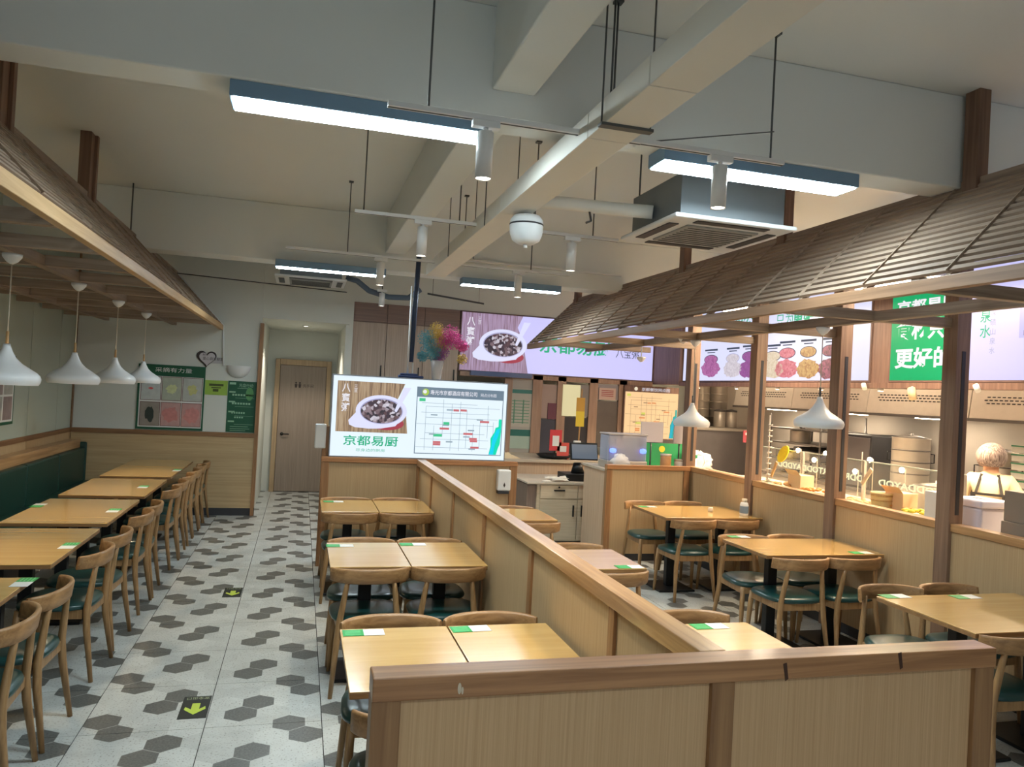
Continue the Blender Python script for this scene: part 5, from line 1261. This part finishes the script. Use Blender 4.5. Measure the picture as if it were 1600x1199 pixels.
MB().box(5.8, 7.55, 11.6, 12.4, 0, 1.38).build('body', mat('grey splash', sr(128, 120, 118), .4, .3, var=.15, vs=5), t); MB().box(5.78, 7.56, 11.57, 12.42, 1.38, 1.42).build('worktop', STEEL, t)
t = thing('blue_notice', 'dark blue grey notice on the white end wall', 'notice', at(1164, 640, y=13.0))
a, b, z0, z1 = px_rect(1153, 1200, 604, 632, 13.0); MB().box(a, min(b, 7.58), 12.98, 13.0, z0, z1).build('sheet', mat('slate sheet', sr(70, 76, 86), .5, var=.1, vs=14), t)
t = thing('red_notice', 'small dark red notice beside the first divider post', 'notice', at(1168, 692, y=8.15))
a, b, z0, z1 = px_rect(1161, 1176, 673, 692, 8.15); MB().box(a, b + .1, 8.14, 8.15, z0, z1).build('sheet', mat('dark red sheet', sr(130, 50, 60), .5), t)
Sign(t, (a, 8.14, z0), (1, 0, 0), (0, 0, 1)).rects('printed_lines', [(.03, .16, .09, .12), (.05, .16, .03, .06)], mat('pink print', sr(220, 170, 170), .5), 1)
MB().tube([((a + b) / 2 + .05, 8.16, .95), ((a + b) / 2 + .05, 8.16, z0 + .05)], .008, 6).box((a + b) / 2, (a + b) / 2 + .1, 8.12, 8.2, .95, .97).build('stand', STEEL, t)
t = thing('corner_counter', 'counter with plates behind the corner of the divider', 'counter', (5.0, 9.2, 0))
MB().box(4.6, 5.4, 8.1, 10.1, 0, .92).build('body', STEEL, t); MB().box(4.58, 5.42, 8.05, 10.12, .92, .95).build('worktop', mat('brown top', sr(150, 116, 90), .5, var=.2, vs=6), t)
t = thing('plastic_bag', 'translucent plastic bag heaped on the corner counter', 'bag', (4.95, 8.9, .95)); crumple((4.98, 8.8, 1.07), .2, .16, .13, 6).build('film', BAG, t)
t = thing('paper_sheets', 'loose pale paper sheets on the corner counter', 'papers', (4.75, 8.4, .95))
for k in range(5): MB().bar((4.66 + .02 * k, 8.15 + .13 * k, .953 + .003 * k), (4.90 + .02 * k, 8.2 + .13 * k, .956 + .004 * k), .17, .003).build('sheet', PAPER, t)
t = thing('water_jug', 'white jug with green bands on the corner counter', 'jug', (4.72, 8.55, .95))
MB().lathe([(.08, 0), (.085, .02), (.085, .26), (.07, .3), (0, .31)], (4.70, 8.5, .95), 24).build('body', WPLAST, t)
for z in (.03, .2): MB().lathe([(.0855, z), (.087, z + .005), (.087, z + .04), (.0855, z + .045)], (4.70, 8.5, .95), 24).build('band', mat('green band', sr(40, 130, 90), .5), t)
MB().tube([(4.78, 8.47, 1.2), (4.85, 8.44, 1.19), (4.87, 8.43, 1.1), (4.83, 8.45, 1.02), (4.78, 8.47, 1.01)], .012, 8).build('handle', WPLAST, t)
t = thing('curled_ribbon', 'stack of small pale spoons hanging beside the first divider post', 'utensils', at(1203, 700, x=4.7))
q = at(1201, 700, x=4.7)
MB().tube([(4.7, q.y, CTZ), (4.7, q.y, 1.75)], .008, 6).build('pole', STEEL, t)
for k in range(11):
    z = 1.08 + k * .057; MB().lathe([(0, -.012), (.02, -.004), (.026, .006), (0, .002)], (4.69, q.y - .03, z), 10).build('spoon_bowl', mat('pale ceramic', sr(216, 210, 204), .3), t)

# small lamps on the ledge under the boards, and added unseen kitchen lamps
for k, y in enumerate((9.9, 8.9, 8.0, 7.2, 6.3, 5.5, 4.7, 3.9)):
    nm = ('first', 'second', 'third', 'fourth', 'fifth', 'sixth', 'seventh', 'eighth')[k]
    t = thing('ledge_lamp', 'small warm lamp under the menu board ledge, %s from the corner column' % nm, 'lamp', (BX + .04, y, 2.06), 0, 'small lamps under the menu board ledge')
    MB().lathe([(.022, -.03), (.03, -.026), (.03, 0), (0, 0)], (BX + .0, y, 2.08), 16, caps=False).build('ring', WHITE, t)
    MB().lathe([(0, -.03), (.022, -.03), (.022, -.024), (0, -.024)], (BX + .0, y, 2.08), 14).build('lens', glow('ledge lamp lens', (1, .84, .6, 1), 30), t)
    spot_light('beam', (BX + .0, y, 2.04), t, KITCH_W, (1, .76, .48), 130, .6, tilt=(0, math.radians(-8) if k % 2 else math.radians(14)))
for k, (px, py) in enumerate(((1178, 605), (1350, 605), (1425, 612), (1526, 608))):
    q = at(px, py, x=BX - .06); nm = ('by the first post', 'by the third post', 'under the green board', 'under the water board')[k]
    t = thing('ledge_spot', 'tilted cylinder spot on the ledge ' + nm, 'spotlight', (q.x, q.y, q.z))
    big = k == 2
    MB().tube([(q.x, q.y, 2.1), (q.x, q.y, q.z + .02)], .008, 6).build('stem', WHITE, t)
    MB().tube([(q.x, q.y + .01, q.z + .03), (q.x - .015, q.y - .03, q.z - (.07 if big else .02))], .034 if big else .024, 16).build('barrel', mat('cream spot', sr(214, 190, 150), .5) if big else WHITE, t)
for k, (x, y) in enumerate(((6.4, 4.4), (6.4, 7.2), (6.4, 10.0), (4.95, 5.4), (4.95, 7.6))):  # lamp panels hung out of view, added to brighten the kitchen
    z = 3.2 if x > 6 else 2.95
    t = thing('added_kitchen_lamp', 'added flat warm lamp panel lighting the kitchen, number %s, out of sight' % ('one', 'two', 'three', 'four', 'five')[k], 'lamp', (x, y, z), 0, 'added kitchen lamps')
    MB().box(x - .16, x + .16, y - .5, y + .5, z, z + .05).build('housing', WHITE, t, .004)
    MB().box(x - .14, x + .14, y - .48, y + .48, z - .004, z).build('diffuser', glow('added kitchen diffuser', (1, .80, .56, 1), 42), t)
    for q in (-.3, .3): MB().tube([(x, y + q, z + .05), (x, y + q, CZ)], .006, 6).build('rod', GREYM, t)

# ------------------------------------------------------------------ kitchen worker seen from behind
def person(loc, yaw):
    t = thing('person', 'worker seen from behind in cream clothes, hair net and dark apron straps', 'person', loc, yaw)
    me = bpy.data.meshes.new('body')
    V = []; Rd = []; E_ = []
    def v(x, y, z, rx, ry=None): V.append((x, y, z)); Rd.append((rx, ry or rx)); return len(V) - 1
    def chain(prev, pts):
        for p in pts:
            k = v(*p); E_.append((prev, k)); prev = k
        return prev
    pel = v(0, 0, .86, .135, .11)
    waist = chain(pel, [(0, .005, 1.0, .125, .10), (0, -.005, 1.14, .145, .105), (0, -.01, 1.25, .13, .095)])
    chest = waist
    neck = chain(chest, [(0, .0, 1.34, .07, .066), (0, .01, 1.39, .06, .06), (0, .02, 1.45, .078, .088), (0, .025, 1.52, .082, .095), (0, .02, 1.565, .05, .06)])
    for s in (-1, 1):
        sh_ = chain(chest, [(s * .14, -.01, 1.29, .078, .07), (s * .2, -.005, 1.2, .064), (s * .225, .03, 1.05, .047), (s * .22, .13, .97, .04), (s * .16, .27, .98, .032), (s * .14, .34, .985, .027)])
        hand = chain(sh_, [(s * .135, .40, .98, .03, .016)])
        for f_, (dx, ln) in enumerate(((-.03, .07), (-.01, .08), (.01, .075), (.028, .06))):
            chain(hand, [(s * .135 + dx, .435, .978, .009), (s * .135 + dx, .435 + ln * .5, .965, .0085), (s * .135 + dx, .435 + ln * .75, .94, .0075)])
        chain(sh_, [(s * .135 - s * .04, .385, .975, .011), (s * .135 - s * .055, .42, .965, .009)])
        chain(pel, [(s * .09, .0, .78, .1, .1), (s * .1, .015, .5, .07), (s * .1, .0, .46, .066), (s * .105, -.02, .1, .045), (s * .105, .0, .05, .045, .04), (s * .11, .14, .035, .04, .03)])
    # nose and ears
    me.from_pydata(V, E_, [])
    o = bpy.data.objects.new('body', me); COL.objects.link(o); o.parent = t
    sk = o.modifiers.new('skin', 'SKIN'); sk.use_smooth_shade = True
    if not me.skin_vertices: 
        bm = bmesh.new(); bm.from_mesh(me); bm.verts.layers.skin.verify(); bm.to_mesh(me); bm.free()
    for i, sv_ in enumerate(me.skin_vertices[0].data):
        sv_.radius = Rd[i]; sv_.use_root = (i == 0)
    ss_ = o.modifiers.new('smooth', 'SUBSURF'); ss_.levels = 2; ss_.render_levels = 2
    dg = bpy.context.evaluated_depsgraph_get(); m2 = bpy.data.meshes.new_from_object(o.evaluated_get(dg)); o.modifiers.clear(); o.data = m2
    CL = mat('cream uniform', sr(232, 208, 172), .8, var=.06, vs=8, bump=.1, bs=14); SK = mat('skin', sr(206, 156, 124), .55, var=.04); TR = mat('dark trousers', sr(60, 58, 62), .8); SHO = BLACK
    m2.materials.clear()
    for m in (CL, SK, TR, SHO): m2.materials.append(m)
    for p in m2.polygons:
        c = p.center; p.use_smooth = True
        p.material_index = 1 if c.z > 1.345 or (c.y > .27 and c.z > .8) else 3 if c.z < .09 else 2 if c.z < .84 else 0
    # face details
    MB().lathe([(0, -.03), (.012, -.02), (.014, -.005), (.006, .02), (0, .026)], (0, .122, 1.465), 10).build('nose', SK, t, local=True)
    for s in (-1, 1):
        MB().lathe([(0, -.008), (.01, 0), (0, .008)], (s * .03, .108, 1.49), 10).build('eye', INK, t, local=True)
        MB().lathe([(0, -.028), (.012, -.015), (.014, .01), (0, .03)], (s * .083, .02, 1.475), 10).build('ear', SK, t, local=True)
    MB().box(-.022, .022, .106, .116, 1.428, 1.434).build('mouth', mat('lips', sr(170, 96, 90), .5), t, local=True)
    # hair net: puffed cap
    hv = []; hf = []; r_ = random.Random(2)
    for i in range(9):
        ph = PI * .5 * (1 - i / 8 * 1.5)
        for k in range(24):
            a = 2 * PI * k / 24; s = 1 + .03 * math.sin(k * 6.0) * math.cos(ph)
            hv.append((.122 * s * math.cos(ph) * math.cos(a), .012 + .132 * s * math.cos(ph) * math.sin(a), 1.50 + .125 * math.sin(ph)))
    for i in range(8):
        for k in range(24): hf.append((i * 24 + k, i * 24 + (k + 1) % 24, (i + 1) * 24 + (k + 1) % 24, (i + 1) * 24 + k))
    MB().add(hv, hf, True).build('hair_net', wood('hair net', sr(70, 52, 48), sr(176, 158, 150), 2, 60, .6, stretch=.12), t, local=True)
    STR = mat('apron strap', sr(40, 34, 32), .7)
    st_ = MB()
    st_.bar((-.13, -.118, 1.17), (.13, -.118, 1.17), .008, .022)
    for s in (-1, 1):
        st_.bar((s * .10, -.118, 1.17), (s * .062, -.07, 1.345), .022, .008, (0, 1, 0))
        st_.bar((s * .11, -.116, 1.17), (s * .115, -.113, .95), .022, .008, (0, 1, 0))
    st_.build('apron_straps', STR, t, local=True)
    MB().box(-.16, .16, .115, .125, .5, 1.2).build('apron', mat('dark apron', sr(52, 46, 44), .8), t, local=True)
    return t
pq = at(1548, 742, x=5.95)
person((5.95, pq.y, 0), math.radians(-52))
